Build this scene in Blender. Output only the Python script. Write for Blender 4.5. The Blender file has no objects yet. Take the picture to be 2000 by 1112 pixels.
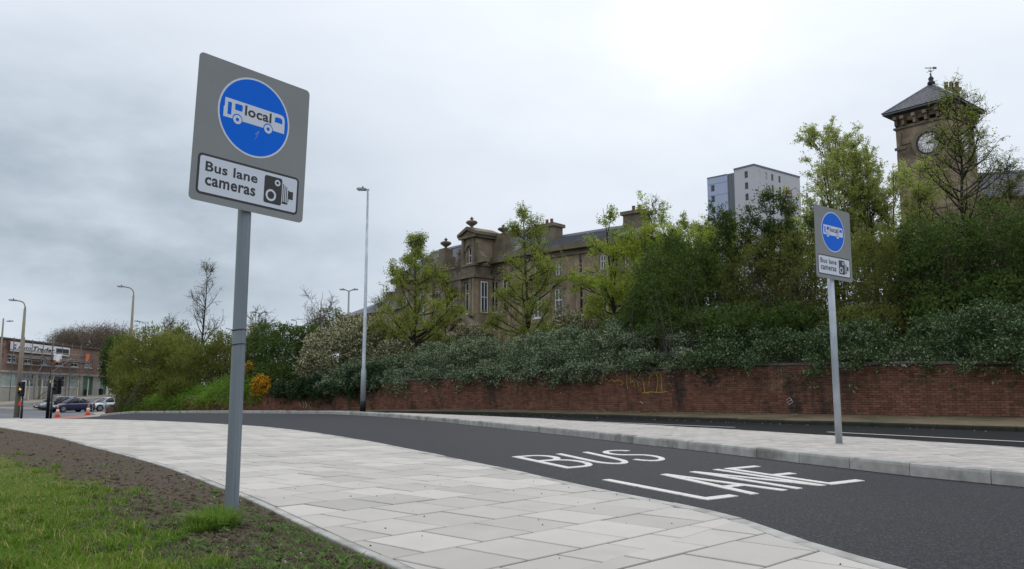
import bpy, math, random
import numpy as np
from mathutils import Matrix, Vector
# ---------------------------------------------------------------- camera, sky, sun, exposure
sc = bpy.context.scene
F, PITCH, CZ = 1600.0, math.atan(215 / 1600), 0.86
cam_d = bpy.data.cameras.new('camera'); cam = bpy.data.objects.new('camera', cam_d)
sc.collection.objects.link(cam); sc.camera = cam
cam.location = (0, 0, CZ); cam.rotation_euler = (math.pi / 2 + PITCH, 0, 0)
cam_d.sensor_width = 36; cam_d.lens = 28.8; cam_d.clip_start = .05; cam_d.clip_end = 6000
SUN_EL, SUN_AZ = math.radians(40), math.radians(12)      # azimuth measured from +Y towards +X
world = bpy.data.worlds.new('World'); sc.world = world; world.use_nodes = True
def build_sky():
    nt = world.node_tree; N = nt.nodes; Lk = nt.links; N.clear()
    out = N.new('ShaderNodeOutputWorld'); bg = N.new('ShaderNodeBackground'); bg.inputs[1].default_value = .1
    Lk.new(bg.outputs[0], out.inputs[0])
    sky = N.new('ShaderNodeTexSky'); sky.sky_type = 'NISHITA'; sky.sun_disc = False
    sky.sun_elevation = SUN_EL; sky.sun_rotation = SUN_AZ
    tc = N.new('ShaderNodeTexCoord'); sep = N.new('ShaderNodeSeparateXYZ'); Lk.new(tc.outputs['Generated'], sep.inputs[0])
    def M(op, a, b=None, c=None, clamp=False):
        n = N.new('ShaderNodeMath'); n.operation = op; n.use_clamp = clamp
        for i, v in enumerate((a, b, c)):
            if v is None: continue
            if isinstance(v, (int, float)): n.inputs[i].default_value = v
            else: Lk.new(v, n.inputs[i])
        return n.outputs[0]
    def noise(vec, sx, sz, off, scale, det=4, rough=.5):
        mp = N.new('ShaderNodeMapping'); Lk.new(vec, mp.inputs[0]); mp.inputs[3].default_value = (sx, sx, sz); mp.inputs[1].default_value = off
        n = N.new('ShaderNodeTexNoise'); n.inputs['Scale'].default_value = scale; n.inputs['Detail'].default_value = det; n.inputs['Roughness'].default_value = rough
        Lk.new(mp.outputs[0], n.inputs[0]); return n.outputs[0]
    def lobe(u, v, k):
        d = Vector(((u - 1000) / F, math.cos(PITCH) - math.sin(PITCH) * (556 - v) / F, math.sin(PITCH) + math.cos(PITCH) * (556 - v) / F)).normalized()
        dp = N.new('ShaderNodeVectorMath'); dp.operation = 'DOT_PRODUCT'; Lk.new(tc.outputs['Generated'], dp.inputs[0]); dp.inputs[1].default_value = d
        return M('POWER', M('MAXIMUM', dp.outputs['Value'], 0.0), float(k))
    n1 = noise(tc.outputs['Generated'], 1, 2.6, (.3, .1, .2), 2.3, 5, .5)
    n2 = noise(tc.outputs['Generated'], 1, 2.2, (1.3, .7, .5), 6.5, 5, .55)
    zen = M('MAXIMUM', sep.outputs[2], 0.0)
    base = M('MULTIPLY_ADD', M('POWER', zen, 2.0), 6.2, 7.6)             # an overcast sky brightens to the zenith
    cl = M('MULTIPLY_ADD', M('SUBTRACT', n1, .5), 2.6, M('MULTIPLY', M('SUBTRACT', n2, .5), 1.1))
    v = M('ADD', base, cl)
    wob = M('MULTIPLY_ADD', M('SUBTRACT', n2, .5), 2.6, 1.0)
    v = M('ADD', v, M('MULTIPLY', M('MULTIPLY', lobe(1345, 55, 360), 2.0), wob))    # thin cloud in front of the sun
    v = M('ADD', v, M('MULTIPLY', lobe(1330, 60, 24), .05))
    v = M('SUBTRACT', v, M('MULTIPLY', M('MULTIPLY', lobe(150, 430, 45), 2.9), wob))   # heavier cloud bank to the left
    v = M('SUBTRACT', v, M('MULTIPLY', M('MULTIPLY', lobe(640, 470, 90), 1.2), wob))
    v = M('ADD', v, M('MULTIPLY', lobe(60, 640, 180), .9))
    v = M('MAXIMUM', v, 2.5)
    t = M('MULTIPLY_ADD', v, .22, -.95, clamp=True)
    ramp = N.new('ShaderNodeMix'); ramp.data_type = 'RGBA'; Lk.new(t, ramp.inputs[0])
    ramp.inputs[6].default_value = (.76, .91, 1.06, 1); ramp.inputs[7].default_value = (.92, .975, 1.06, 1)
    cc = N.new('ShaderNodeVectorMath'); cc.operation = 'SCALE'; Lk.new(ramp.outputs[2], cc.inputs[0]); Lk.new(v, cc.inputs[3])
    mx = N.new('ShaderNodeMix'); mx.data_type = 'RGBA'; mx.inputs[0].default_value = .97
    Lk.new(sky.outputs[0], mx.inputs[6]); Lk.new(cc.outputs[0], mx.inputs[7]); Lk.new(mx.outputs[2], bg.inputs[0])
build_sky()
sd = bpy.data.lights.new('sun', 'SUN'); sd.energy = .7; sd.angle = math.radians(22); sd.color = (1, .97, .92)
sun = bpy.data.objects.new('sun', sd); sc.collection.objects.link(sun)
sun.rotation_euler = Vector((-math.sin(SUN_AZ) * math.cos(SUN_EL), -math.cos(SUN_AZ) * math.cos(SUN_EL), -math.sin(SUN_EL))).to_track_quat('-Z', 'Y').to_euler()
sc.view_settings.view_transform = 'Standard'; sc.view_settings.look = 'None'; sc.view_settings.exposure = .15; sc.view_settings.gamma = 1
sc.view_settings.use_curve_mapping = False
sc.render.engine = 'CYCLES'; sc.cycles.max_bounces = 6; sc.cycles.transparent_max_bounces = 8; sc.cycles.use_denoising = True
# ---------------------------------------------------------------- helpers
random.seed(4); R = np.random.default_rng(7)
C, S = math.cos(PITCH), math.sin(PITCH)
def ray(u, v):
    x, y = (u - 1000) / F, (556 - v) / F
    return np.array([x, C - S * y, S + C * y])
def G(u, v, h=0.):                       # the ground point seen at a pixel of the photograph
    d = ray(u, v); t = (h - CZ) / d[2]; return np.array([d[0] * t, d[1] * t])
def at(u, v, Y):
    d = ray(u, v); t = Y / d[1]; return np.array([d[0] * t, Y, CZ + d[2] * t])
def px(Y): return Y / F
COL = sc.collection; MW = {}
def put(o, label=None, cat=None, group=None, kind=None):
    if label: o['label'] = label
    if cat: o['category'] = cat
    if group: o['group'] = group
    if kind: o['kind'] = kind
    return o
def empty(name, loc, label=None, cat=None, group=None, rz=0, kind=None):
    o = bpy.data.objects.new(name, None); COL.objects.link(o); o.location = loc; o.rotation_euler = (0, 0, rz); o.empty_display_size = .1
    MW[o.name] = Matrix.Translation(Vector(loc)) @ Matrix.Rotation(rz, 4, 'Z')
    return put(o, label, cat, group, kind)
def link(name, me, m, parent=None, smooth=False):
    o = bpy.data.objects.new(name, me); COL.objects.link(o)
    if m and not me.materials: me.materials.append(m)
    if parent: o.parent = parent
    MW[o.name] = MW[parent.name] if parent else Matrix.Identity(4)
    if smooth: me.polygons.foreach_set('use_smooth', [True] * len(me.polygons))
    return o
def npmesh(name, V, Fc, m, parent=None, smooth=False, n=4):
    """V (k,3) world coordinates, Fc (f,n) faces"""
    V = np.asarray(V, float); Fc = np.asarray(Fc, np.int32)
    if parent is not None:
        inv = np.array(MW[parent.name].inverted()); V = V @ inv[:3, :3].T + inv[:3, 3]
    me = bpy.data.meshes.new(name)
    me.vertices.add(len(V)); me.vertices.foreach_set('co', V.astype(np.float32).ravel())
    me.loops.add(Fc.size); me.loops.foreach_set('vertex_index', Fc.ravel())
    me.polygons.add(len(Fc)); me.polygons.foreach_set('loop_start', np.arange(len(Fc), dtype=np.int32) * Fc.shape[1])
    me.update(calc_edges=True); me.validate()
    return link(name, me, m, parent, smooth)
class MB:
    def __init__(s): s.v = []; s.f = []
    def add(s, V, Fc):
        b = len(s.v); s.v += [tuple(p) for p in V]; s.f += [tuple(i + b for i in f) for f in Fc]; return s
    def box8(s, p): return s.add(p, [(0, 3, 2, 1), (4, 5, 6, 7), (0, 1, 5, 4), (1, 2, 6, 5), (2, 3, 7, 6), (3, 0, 4, 7)])
    def box(s, x0, x1, y0, y1, z0, z1):
        return s.box8([(x0, y0, z0), (x1, y0, z0), (x1, y1, z0), (x0, y1, z0), (x0, y0, z1), (x1, y0, z1), (x1, y1, z1), (x0, y1, z1)])
    def fbox(s, fr, s0, s1, d0, d1, z0, z1):
        q = [(s0, d1), (s1, d1), (s1, d0), (s0, d0)]
        return s.box8([fr.P(a, d, z0) for a, d in q] + [fr.P(a, d, z1) for a, d in q])
    def prism(s, poly, z0, z1):
        n = len(poly); V = [(p[0], p[1], z0) for p in poly] + [(p[0], p[1], z1) for p in poly]
        return s.add(V, [tuple(range(n - 1, -1, -1)), tuple(range(n, 2 * n))] + [(i, (i + 1) % n, n + (i + 1) % n, n + i) for i in range(n)])
    def tube(s, pts, rad, n=8, cap=True):
        pts = [Vector(p) for p in pts]; k = len(pts)
        if not hasattr(rad, '__len__'): rad = [rad] * k
        b = len(s.v)
        t0 = (pts[1] - pts[0]).normalized(); a = t0.orthogonal().normalized()
        for i, p in enumerate(pts):
            t = ((pts[min(i + 1, k - 1)] - p).normalized() + (p - pts[max(i - 1, 0)]).normalized())
            t = t.normalized() if t.length > 1e-6 else t0
            a = (a - t * a.dot(t)).normalized(); c = t.cross(a)
            for j in range(n):
                an = 2 * math.pi * j / n; q = p + (a * math.cos(an) + c * math.sin(an)) * rad[i]; s.v.append(tuple(q))
        for i in range(k - 1):
            for j in range(n):
                s.f.append((b + i * n + j, b + i * n + (j + 1) % n, b + (i + 1) * n + (j + 1) % n, b + (i + 1) * n + j))
        if cap: s.f.append(tuple(b + j for j in range(n - 1, -1, -1))); s.f.append(tuple(b + (k - 1) * n + j for j in range(n)))
        return s
    def lathe(s, c, prof, n=16):
        """c base point, prof [(r,z)]"""
        b = len(s.v); k = len(prof)
        for r, z in prof:
            for j in range(n):
                an = 2 * math.pi * j / n; s.v.append((c[0] + r * math.cos(an), c[1] + r * math.sin(an), c[2] + z))
        for i in range(k - 1):
            for j in range(n): s.f.append((b + i * n + j, b + i * n + (j + 1) % n, b + (i + 1) * n + (j + 1) % n, b + (i + 1) * n + j))
        s.f.append(tuple(b + j for j in range(n - 1, -1, -1))); s.f.append(tuple(b + (k - 1) * n + j for j in range(n)))
        return s
    def build(s, name, m, parent=None, smooth=False, bevel=0, label=None):
        me = bpy.data.meshes.new(name); V = s.v
        if parent is not None:
            inv = MW[parent.name].inverted(); V = [tuple(inv @ Vector(p)) for p in V]
        me.from_pydata(V, [], s.f); me.update()
        o = link(name, me, m, parent, smooth)
        if bevel:
            b = o.modifiers.new('bevel', 'BEVEL'); b.width = bevel; b.segments = 2; b.limit_method = 'ANGLE'
        if label: o['label'] = label
        return o
def copy_tree(o, parent=None):
    c = o.copy(); COL.objects.link(c); c.parent = parent; MW[c.name] = MW[o.name]
    for ch in list(o.children): copy_tree(ch, c)
    return c
class Fr:      # an upright plane: origin A, direction d along it, outward normal n
    def __init__(s, A, d, flip=1):
        s.A = np.array(A, float)[:2]; s.d = np.array(d, float)[:2]; s.d /= np.linalg.norm(s.d); s.n = np.array([s.d[1], -s.d[0]]) * flip
    def P(s, a, dn, z):
        q = s.A + s.d * a + s.n * dn; return (q[0], q[1], z)
    def hit(s, u, v):
        r = ray(u, v); M = np.array([[r[0], -s.d[0]], [r[1], -s.d[1]]]); t, a = np.linalg.solve(M, s.A); return a, CZ + r[2] * t
    def rect(s, u0, v0, u1, v1):       # s0,s1,z0,z1 of a pixel rectangle lying on the plane
        vm = (v0 + v1) / 2; a0 = s.hit(u0, vm)[0]; a1 = s.hit(u1, vm)[0]; um = (u0 + u1) / 2
        return min(a0, a1), max(a0, a1), s.hit(um, v1)[1], s.hit(um, v0)[1]
    def off(s, dn):
        f = Fr(s.A + s.n * dn, s.d); f.n = s.n; return f
def wall_holes(mb, fr, s0, s1, z0, z1, holes, th=.35):
    xs = sorted({s0, s1, *[min(max(h[i], s0), s1) for h in holes for i in (0, 1)]}); zs = sorted({z0, z1, *[min(max(h[i], z0), z1) for h in holes for i in (2, 3)]})
    for a, b in zip(xs, xs[1:]):
        run = None
        for c, d in zip(zs, zs[1:]):
            m, k = (a + b) / 2, (c + d) / 2
            if any(h[0] <= m <= h[1] and h[2] <= k <= h[3] for h in holes):
                if run: mb.fbox(fr, a, b, -th, 0, run[0], run[1]); run = None
            else: run = (run[0], d) if run else (c, d)
        if run: mb.fbox(fr, a, b, -th, 0, run[0], run[1])
def catmull(P, step):
    P = [np.array(p, float) for p in P]; P = [2 * P[0] - P[1]] + P + [2 * P[-1] - P[-2]]; out = []
    for i in range(1, len(P) - 2):
        a, b, c, d = P[i - 1:i + 3]; n = max(1, int(np.linalg.norm(c - b) / step))
        for k in range(n):
            t = k / n; out.append(.5 * ((2 * b) + (c - a) * t + (2 * a - 5 * b + 4 * c - d) * t * t + (3 * b - a - 3 * c + d) * t ** 3))
    out.append(P[-2]); return np.array(out)
class Path:
    def __init__(s, P, step=.5):
        s.p = catmull(P, step); s.l = np.concatenate([[0], np.cumsum(np.linalg.norm(np.diff(s.p[:, :2], axis=0), axis=1))]); s.L = s.l[-1]
    def __call__(s, t): return np.array([np.interp(t, s.l, s.p[:, k]) for k in range(s.p.shape[1])])
    def tan(s, t):
        a, b = s(max(t - .3, 0)), s(min(t + .3, s.L)); d = (b - a)[:2]; return d / np.linalg.norm(d)
def smooth(x): x = np.clip(x, 0, 1); return x * x * (3 - 2 * x)
_ph = R.uniform(0, 6.28, (40, 2)); _dr = R.normal(0, 1, (40, 2))
def fnoise(x, y, sc_=1.0, o=0):      # cheap smooth noise, about -1..1
    x = np.asarray(x, float); y = np.asarray(y, float); r = 0
    for k in range(7):
        d = _dr[(k + o * 5) % 40]; p = _ph[(k + o * 5) % 40]
        r = r + np.sin((x * d[0] + y * d[1]) * sc_ * (1 + .5 * k) + p[0]) * np.cos((x * d[1] - y * d[0]) * sc_ * (.8 + .4 * k) + p[1]) / (1 + .3 * k)
    return r / 2.6
# ---------------------------------------------------------------- materials
def newmat(name):
    m = bpy.data.materials.new(name); m.use_nodes = True; nt = m.node_tree; nt.nodes.clear()
    return m, nt, nt.nodes, nt.links
def surf(name, c1, c2=None, scale=4, rough=.85, bump=0, bscale=60, det=4, metal=0, c3=None, scale3=.7, lo3=.5, hi3=.65, rnd=0, isl=0, dist=.01, spec=.35, coat=0, stretch=(1, 1, 1), speck=None):
    """noise-mottled surface; c3 patches at a larger scale; rnd per-object and isl per-piece brightness change"""
    m, nt, N, L = newmat(name)
    out = N.new('ShaderNodeOutputMaterial'); b = N.new('ShaderNodeBsdfPrincipled'); L.new(b.outputs[0], out.inputs[0])
    b.inputs['Roughness'].default_value = rough; b.inputs['Metallic'].default_value = metal; b.inputs['Specular IOR Level'].default_value = spec
    if coat: b.inputs['Coat Weight'].default_value = coat; b.inputs['Coat Roughness'].default_value = .05
    g = N.new('ShaderNodeNewGeometry'); mp = N.new('ShaderNodeMapping'); L.new(g.outputs['Position'], mp.inputs[0]); mp.inputs[3].default_value = stretch
    pos = mp.outputs[0]
    def nz(s, d=4, r=.55):
        n = N.new('ShaderNodeTexNoise'); n.inputs['Scale'].default_value = s; n.inputs['Detail'].default_value = d; n.inputs['Roughness'].default_value = r; L.new(pos, n.inputs[0]); return n.outputs[0]
    def mix(f, a, c):
        x = N.new('ShaderNodeMix'); x.data_type = 'RGBA'; L.new(f, x.inputs[0])
        for i, q in ((6, a), (7, c)):
            if hasattr(q, 'links'): L.new(q, x.inputs[i])
            else: x.inputs[i].default_value = (*q, 1)
        return x.outputs[2]
    def rng(x, a, c):
        r = N.new('ShaderNodeMapRange'); L.new(x, r.inputs[0]); r.inputs[1].default_value = a; r.inputs[2].default_value = c; return r.outputs[0]
    c2 = c2 or tuple(x * .8 for x in c1)
    col = mix(rng(nz(scale, det), .3, .7), c1, c2)
    if c3: col = mix(rng(nz(scale3, 5, .6), lo3, hi3), col, c3)
    if speck:
        vo = N.new('ShaderNodeTexVoronoi'); vo.inputs['Scale'].default_value = speck[0]; L.new(pos, vo.inputs[0])
        sp = N.new('ShaderNodeSeparateColor'); L.new(vo.outputs['Color'], sp.inputs[0]); col = mix(rng(sp.outputs[0], speck[1], speck[1] + .08), col, speck[2])
    if rnd or isl:
        if rnd: oi = N.new('ShaderNodeObjectInfo'); f = oi.outputs['Random']; amt = rnd
        else: f = g.outputs['Random Per Island']; amt = isl
        r = N.new('ShaderNodeMapRange'); L.new(f, r.inputs[0]); r.inputs[3].default_value = 1 - amt; r.inputs[4].default_value = 1 + amt * .6
        sc2 = N.new('ShaderNodeVectorMath'); sc2.operation = 'SCALE'; L.new(col, sc2.inputs[0]); L.new(r.outputs[0], sc2.inputs[3]); col = sc2.outputs[0]
    L.new(col, b.inputs['Base Color'])
    if bump:
        bp = N.new('ShaderNodeBump'); bp.inputs['Strength'].default_value = bump; bp.inputs['Distance'].default_value = dist
        L.new(nz(bscale, 3, .6), bp.inputs['Height']); L.new(bp.outputs[0], b.inputs['Normal'])
    return m
def plain(name, c, rough=.5, metal=0, emit=None, **k):
    m, nt, N, L = newmat(name)
    out = N.new('ShaderNodeOutputMaterial'); b = N.new('ShaderNodeBsdfPrincipled'); L.new(b.outputs[0], out.inputs[0])
    n = N.new('ShaderNodeTexNoise'); n.inputs['Scale'].default_value = 9; x = N.new('ShaderNodeMix'); x.data_type = 'RGBA'; L.new(n.outputs[0], x.inputs[0])
    x.inputs[6].default_value = (*[q * .93 for q in c], 1); x.inputs[7].default_value = (*[min(1, q * 1.05) for q in c], 1); L.new(x.outputs[2], b.inputs['Base Color'])
    b.inputs['Roughness'].default_value = rough; b.inputs['Metallic'].default_value = metal
    if emit: b.inputs['Emission Color'].default_value = (*emit[0], 1); b.inputs['Emission Strength'].default_value = emit[1]
    return m
def leafmat(name, c1, c2, c3=None, f3=.85, trans=.3, gloss=.12, noise=.35):
    m, nt, N, L = newmat(name)
    out = N.new('ShaderNodeOutputMaterial'); g = N.new('ShaderNodeNewGeometry')
    n = N.new('ShaderNodeTexNoise'); n.inputs['Scale'].default_value = noise; n.inputs['Detail'].default_value = 3; L.new(g.outputs['Position'], n.inputs[0])
    a = N.new('ShaderNodeMath'); a.operation = 'MULTIPLY_ADD'; L.new(g.outputs['Random Per Island'], a.inputs[0]); a.inputs[1].default_value = .6
    r = N.new('ShaderNodeMapRange'); L.new(n.outputs[0], r.inputs[0]); r.inputs[1].default_value = .35; r.inputs[2].default_value = .65; r.inputs[4].default_value = .4; L.new(r.outputs[0], a.inputs[2])
    x = N.new('ShaderNodeMix'); x.data_type = 'RGBA'; L.new(a.outputs[0], x.inputs[0]); x.inputs[6].default_value = (*c1, 1); x.inputs[7].default_value = (*c2, 1); col = x.outputs[2]
    if c3:
        gt = N.new('ShaderNodeMath'); gt.operation = 'GREATER_THAN'; gt.inputs[1].default_value = f3
        fr = N.new('ShaderNodeMath'); fr.operation = 'FRACT'; mu = N.new('ShaderNodeMath'); mu.operation = 'MULTIPLY'; mu.inputs[1].default_value = 17.3
        L.new(g.outputs['Random Per Island'], mu.inputs[0]); L.new(mu.outputs[0], fr.inputs[0]); L.new(fr.outputs[0], gt.inputs[0])
        y = N.new('ShaderNodeMix'); y.data_type = 'RGBA'; L.new(gt.outputs[0], y.inputs[0]); L.new(col, y.inputs[6]); y.inputs[7].default_value = (*c3, 1); col = y.outputs[2]
    d = N.new('ShaderNodeBsdfPrincipled'); d.inputs['Roughness'].default_value = .6; d.inputs['Specular IOR Level'].default_value = gloss; L.new(col, d.inputs['Base Color'])
    t = N.new('ShaderNodeBsdfTranslucent'); L.new(col, t.inputs[0]); mx = N.new('ShaderNodeMixShader'); mx.inputs[0].default_value = trans
    L.new(d.outputs[0], mx.inputs[1]); L.new(t.outputs[0], mx.inputs[2]); L.new(mx.outputs[0], out.inputs[0])
    return m
def glassmat(name, c, rough=.06):
    m = plain(name, c, rough); return m
MT = dict(
    asphalt=surf('asphalt', (.032, .034, .041), (.006, .0065, .008), 48, .7, .7, 90, 3, dist=.006, speck=(120, .85, (.075, .079, .087)), c3=(.019, .020, .023), scale3=.45, spec=.1),
    fresh=surf('dark_asphalt', (.011, .0115, .013), (.007, .0075, .0085), 80, .9, .5, 150, 3, dist=.006, c3=(.013, .013, .0145), scale3=.6, spec=.1),
    oldroad=surf('old_asphalt', (.13, .14, .155), (.1, .105, .12), 20, .8, .2, 60, c3=(.16, .165, .18), scale3=.25),
    ground=surf('ground_soil', (.05, .06, .03), (.035, .03, .02), .5, .95),
    slab=surf('slab_concrete', (.47, .44, .40), (.425, .397, .36), 2.2, .8, .12, 180, 6, c3=(.42, .385, .335), scale3=1.6, lo3=.55, hi3=.70, rnd=.18, dist=.003, stretch=(1.2, .75, 1)),
    slabj=surf('slab_concrete_far', (.47, .44, .40), (.425, .397, .36), 2.2, .8, 0, c3=(.44, .41, .375), scale3=1.0, lo3=.53, hi3=.68, isl=.14),
    joint=surf('joint_sand', (.05, .045, .04), (.03, .027, .024), 30, .95),
    kerb=surf('kerb_concrete', (.46, .45, .42), (.30, .295, .27), 5, .85, .2, 120, c3=(.2, .195, .17), scale3=1.6, lo3=.52, hi3=.66, rnd=.12, dist=.004),
    paver=surf('paver_concrete', (.47, .435, .40), (.36, .33, .30), 9, .85, .2, 120, c3=(.34, .31, .285), scale3=.8, lo3=.55, hi3=.75, rnd=.13, dist=.004),
    paverj=surf('paver_concrete_far', (.47, .435, .40), (.36, .33, .30), 9, .85, 0, c3=(.35, .32, .29), scale3=.8, lo3=.55, hi3=.75, isl=.13),
    paint=surf('road_paint', (.66, .65, .60), (.52, .51, .48), 25, .7, .4, 90, c3=(.2, .2, .195), scale3=14, lo3=.58, hi3=.72),
    verge=surf('verge_dirt', (.16, .115, .065), (.09, .07, .04), 2.2, .95, .5, 20, c3=(.045, .055, .02), scale3=.7, dist=.03),
    mossy=surf('mossy_kerb', (.035, .036, .024), (.022, .022, .016), 5, .95, .4, 30),
    brick=surf('brick', (.215, .105, .070), (.135, .072, .053), 6, .9, .3, 90, c3=(.055, .042, .036), scale3=.75, lo3=.52, hi3=.68, rnd=.3, dist=.004, stretch=(1, 1, .3), spec=.08),
    brickj=surf('brick_joined', (.215, .105, .070), (.135, .072, .053), 6, .9, 0, c3=(.055, .042, .036), scale3=.75, lo3=.52, hi3=.68, isl=.3, stretch=(1, 1, .3), spec=.08),
    mortar=surf('mortar', (.13, .095, .075), (.06, .048, .04), 1.2, .95, 0, c3=(.42, .38, .33), scale3=.7, lo3=.54, hi3=.64),
    coping=surf('coping_stone', (.12, .11, .09), (.07, .068, .05), 5, .95, .3, 40),
    galv=surf('galvanised_steel', (.42, .46, .50), (.33, .37, .41), 14, .45, .06, 30, metal=.35, c3=(.5, .54, .58), scale3=5, stretch=(1, 1, .35), spec=.4),
    greypole=surf('grey_coated_steel', (.20, .235, .262), (.165, .195, .222), 10, .42, .05, 30, metal=.25, stretch=(1, 1, .15)),
    signgrey=surf('sign_grey', (.245, .26, .262), (.225, .24, .24), 3, .6, spec=.15),
    signback=surf('sign_back', (.3, .3, .3), (.25, .25, .25), 10, .4, metal=.5),
    blue=surf('sign_blue', (.002, .135, .70), (.002, .13, .68), 30, .5, spec=.12),
    white=surf('sign_white', (.60, .65, .73), (.58, .63, .71), 30, .42, spec=.3),
    dialw=plain('dial_white', (.8, .8, .78), .4), scuff=plain('scuff', (.25, .28, .62), .6), black=plain('sign_black', (.018, .018, .02), .45), zip=plain('black_plastic', (.01, .01, .01), .5),
    darkmetal=plain('black_metal', (.015, .016, .018), .5), tanpole=surf('tan_column', (.30, .26, .20), (.24, .2, .155), 6, .8),
    alu=plain('lamp_grey', (.26, .28, .3), .5, .4),
    stone=surf('sooty_sandstone', (.36, .28, .195), (.22, .165, .115), 1.1, .95, .3, 20, 6, c3=(.07, .058, .043), scale3=.4, lo3=.48, hi3=.72, isl=.12, dist=.02),
    stone2=surf('dark_sandstone', (.22, .185, .13), (.11, .092, .066), .9, .95, .3, 20, 5, c3=(.06, .068, .04), scale3=.5, lo3=.55, hi3=.8),
    slate=surf('slate', (.115, .12, .14), (.08, .083, .1), 3, .6, .35, 14, c3=(.14, .145, .15), scale3=.6, isl=.12),
    lead=plain('lead', (.25, .27, .31), .5, .2), frame=plain('window_white', (.62, .63, .62), .5),
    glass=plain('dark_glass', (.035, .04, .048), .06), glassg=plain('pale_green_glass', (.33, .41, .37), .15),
    cladl=surf('lavender_cladding', (.40, .46, .62), (.37, .43, .58), .6, .6), cladg=surf('grey_cladding', (.17, .18, .2), (.15, .16, .18), .5, .6),
    cladw=surf('pale_cladding', (.52, .52, .55), (.48, .48, .51), .3, .7), redp=surf('red_brown_panel', (.30, .12, .06), (.36, .24, .13), 1.5, .8),
    bldbrick=surf('brown_brick', (.30, .19, .15), (.23, .145, .115), 3, .95, 0, c3=(.11, .07, .055), scale3=.5, lo3=.55),
    render=surf('grey_render', (.46, .44, .39), (.37, .35, .31), 1.5, .9), green=plain('green_paint', (.008, .15, .085), .5),
    shutter=surf('grey_shutter', (.4, .4, .38), (.35, .35, .33), 8, .6), bannerw=plain('banner_white', (.7, .71, .72), .5), logored=plain('logo_red', (.55, .06, .05)), logoblue=plain('logo_blue', (.05, .08, .35)),
    scaff=plain('scaffold_steel', (.2, .2, .19), .5, .5), board=surf('scaffold_board', (.35, .27, .17), (.27, .2, .13), 2), foam=plain('yellow_foam', (.62, .58, .38), .7), orange=plain('orange_net', (.6, .17, .08), .8),
    bark=surf('bark', (.05, .042, .032), (.028, .024, .019), 9, .95, .4, 40), twig=surf('twig', (.075, .06, .045), (.05, .04, .03), 5, .95), paletwig=surf('pale_twig', (.17, .145, .12), (.12, .1, .085), 5, .95),
    soil=None, bank=surf('bank_soil', (.03, .036, .018), (.02, .018, .012), 1.2, .98),
    rubber=plain('rubber', (.02, .02, .022), .8), alloy=plain('alloy', (.4, .41, .42), .35, .7), carglass=plain('car_glass', (.02, .024, .03), .05),
    cone=plain('cone_orange', (.62, .13, .06), .5), lampw=plain('headlight', (.7, .72, .75), .15), taill=plain('tail_light', (.4, .02, .02), .3),
    redlamp=plain('red_signal', (.45, .05, .03), .5, emit=((1, .08, .04), .15)), amber=plain('amber_signal', (.8, .4, .05), .5, emit=((1, .55, .12), .8)),
    yspray=plain('yellow_spray', (.40, .30, .05), .8), wspray=plain('white_spray', (.4, .38, .36), .8), kspray=plain('black_spray', (.03, .025, .025), .8),
    litter=plain('litter', (.55, .53, .48), .8), stonebit=plain('pebble', (.3, .27, .23), .9), kick=surf('tan_paving', (.34, .30, .25), (.29, .25, .2), 1, .9), redpave=surf('red_tactile', (.34, .15, .11), (.3, .13, .1), 2, .9),
    pot=surf('chimney_pot', (.2, .1, .06), (.12, .07, .05), 3),
)
LM = dict(
    hedge=leafmat('hedge_leaf', (.03, .068, .02), (.125, .17, .075), (.36, .41, .28), .64, .22, .08, .5),
    hedged=leafmat('dark_hedge_leaf', (.02, .052, .014), (.075, .12, .038), (.25, .30, .19), .78, .2, .1, .5),
    ivy=leafmat('ivy_leaf', (.02, .045, .018), (.045, .075, .03), None, trans=.15, gloss=.15),
    dark=leafmat('dark_leaf', (.03, .065, .013), (.13, .18, .045), None, trans=.28, gloss=.08),
    olive=leafmat('olive_leaf', (.09, .105, .022), (.21, .23, .055), None, trans=.4, gloss=.05),
    lime=leafmat('lime_leaf', (.22, .30, .04), (.42, .50, .08), None, trans=.5, gloss=.05),
    spring=leafmat('spring_leaf', (.18, .23, .04), (.38, .43, .09), None, trans=.5, gloss=.05),
    pale=leafmat('pale_spring_leaf', (.33, .38, .10), (.50, .55, .19), None, trans=.5, gloss=.05),
    willow=leafmat('willow_leaf', (.13, .15, .03), (.27, .29, .07), None, trans=.45, gloss=.05),
    cream=leafmat('cream_flower_leaf', (.075, .09, .04), (.18, .18, .09), (.55, .52, .34), .62, .28, .12),
    grassb=leafmat('long_grass', (.08, .17, .02), (.23, .34, .055), None, trans=.35, gloss=.05),
    gorse=leafmat('gorse_flower', (.05, .08, .02), (.12, .14, .02), (.85, .42, .02), .5, .3),
    brown=leafmat('brown_twig_leaf', (.10, .078, .055), (.2, .155, .115), None, trans=.2, gloss=.05),
    lawn=leafmat('lawn_blade', (.055, .15, .012), (.21, .30, .042), (.40, .35, .14), .87, .35, .05, .9),
    weed=leafmat('weed_leaf', (.07, .14, .03), (.16, .23, .06), None, trans=.3, gloss=.1),
)
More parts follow.
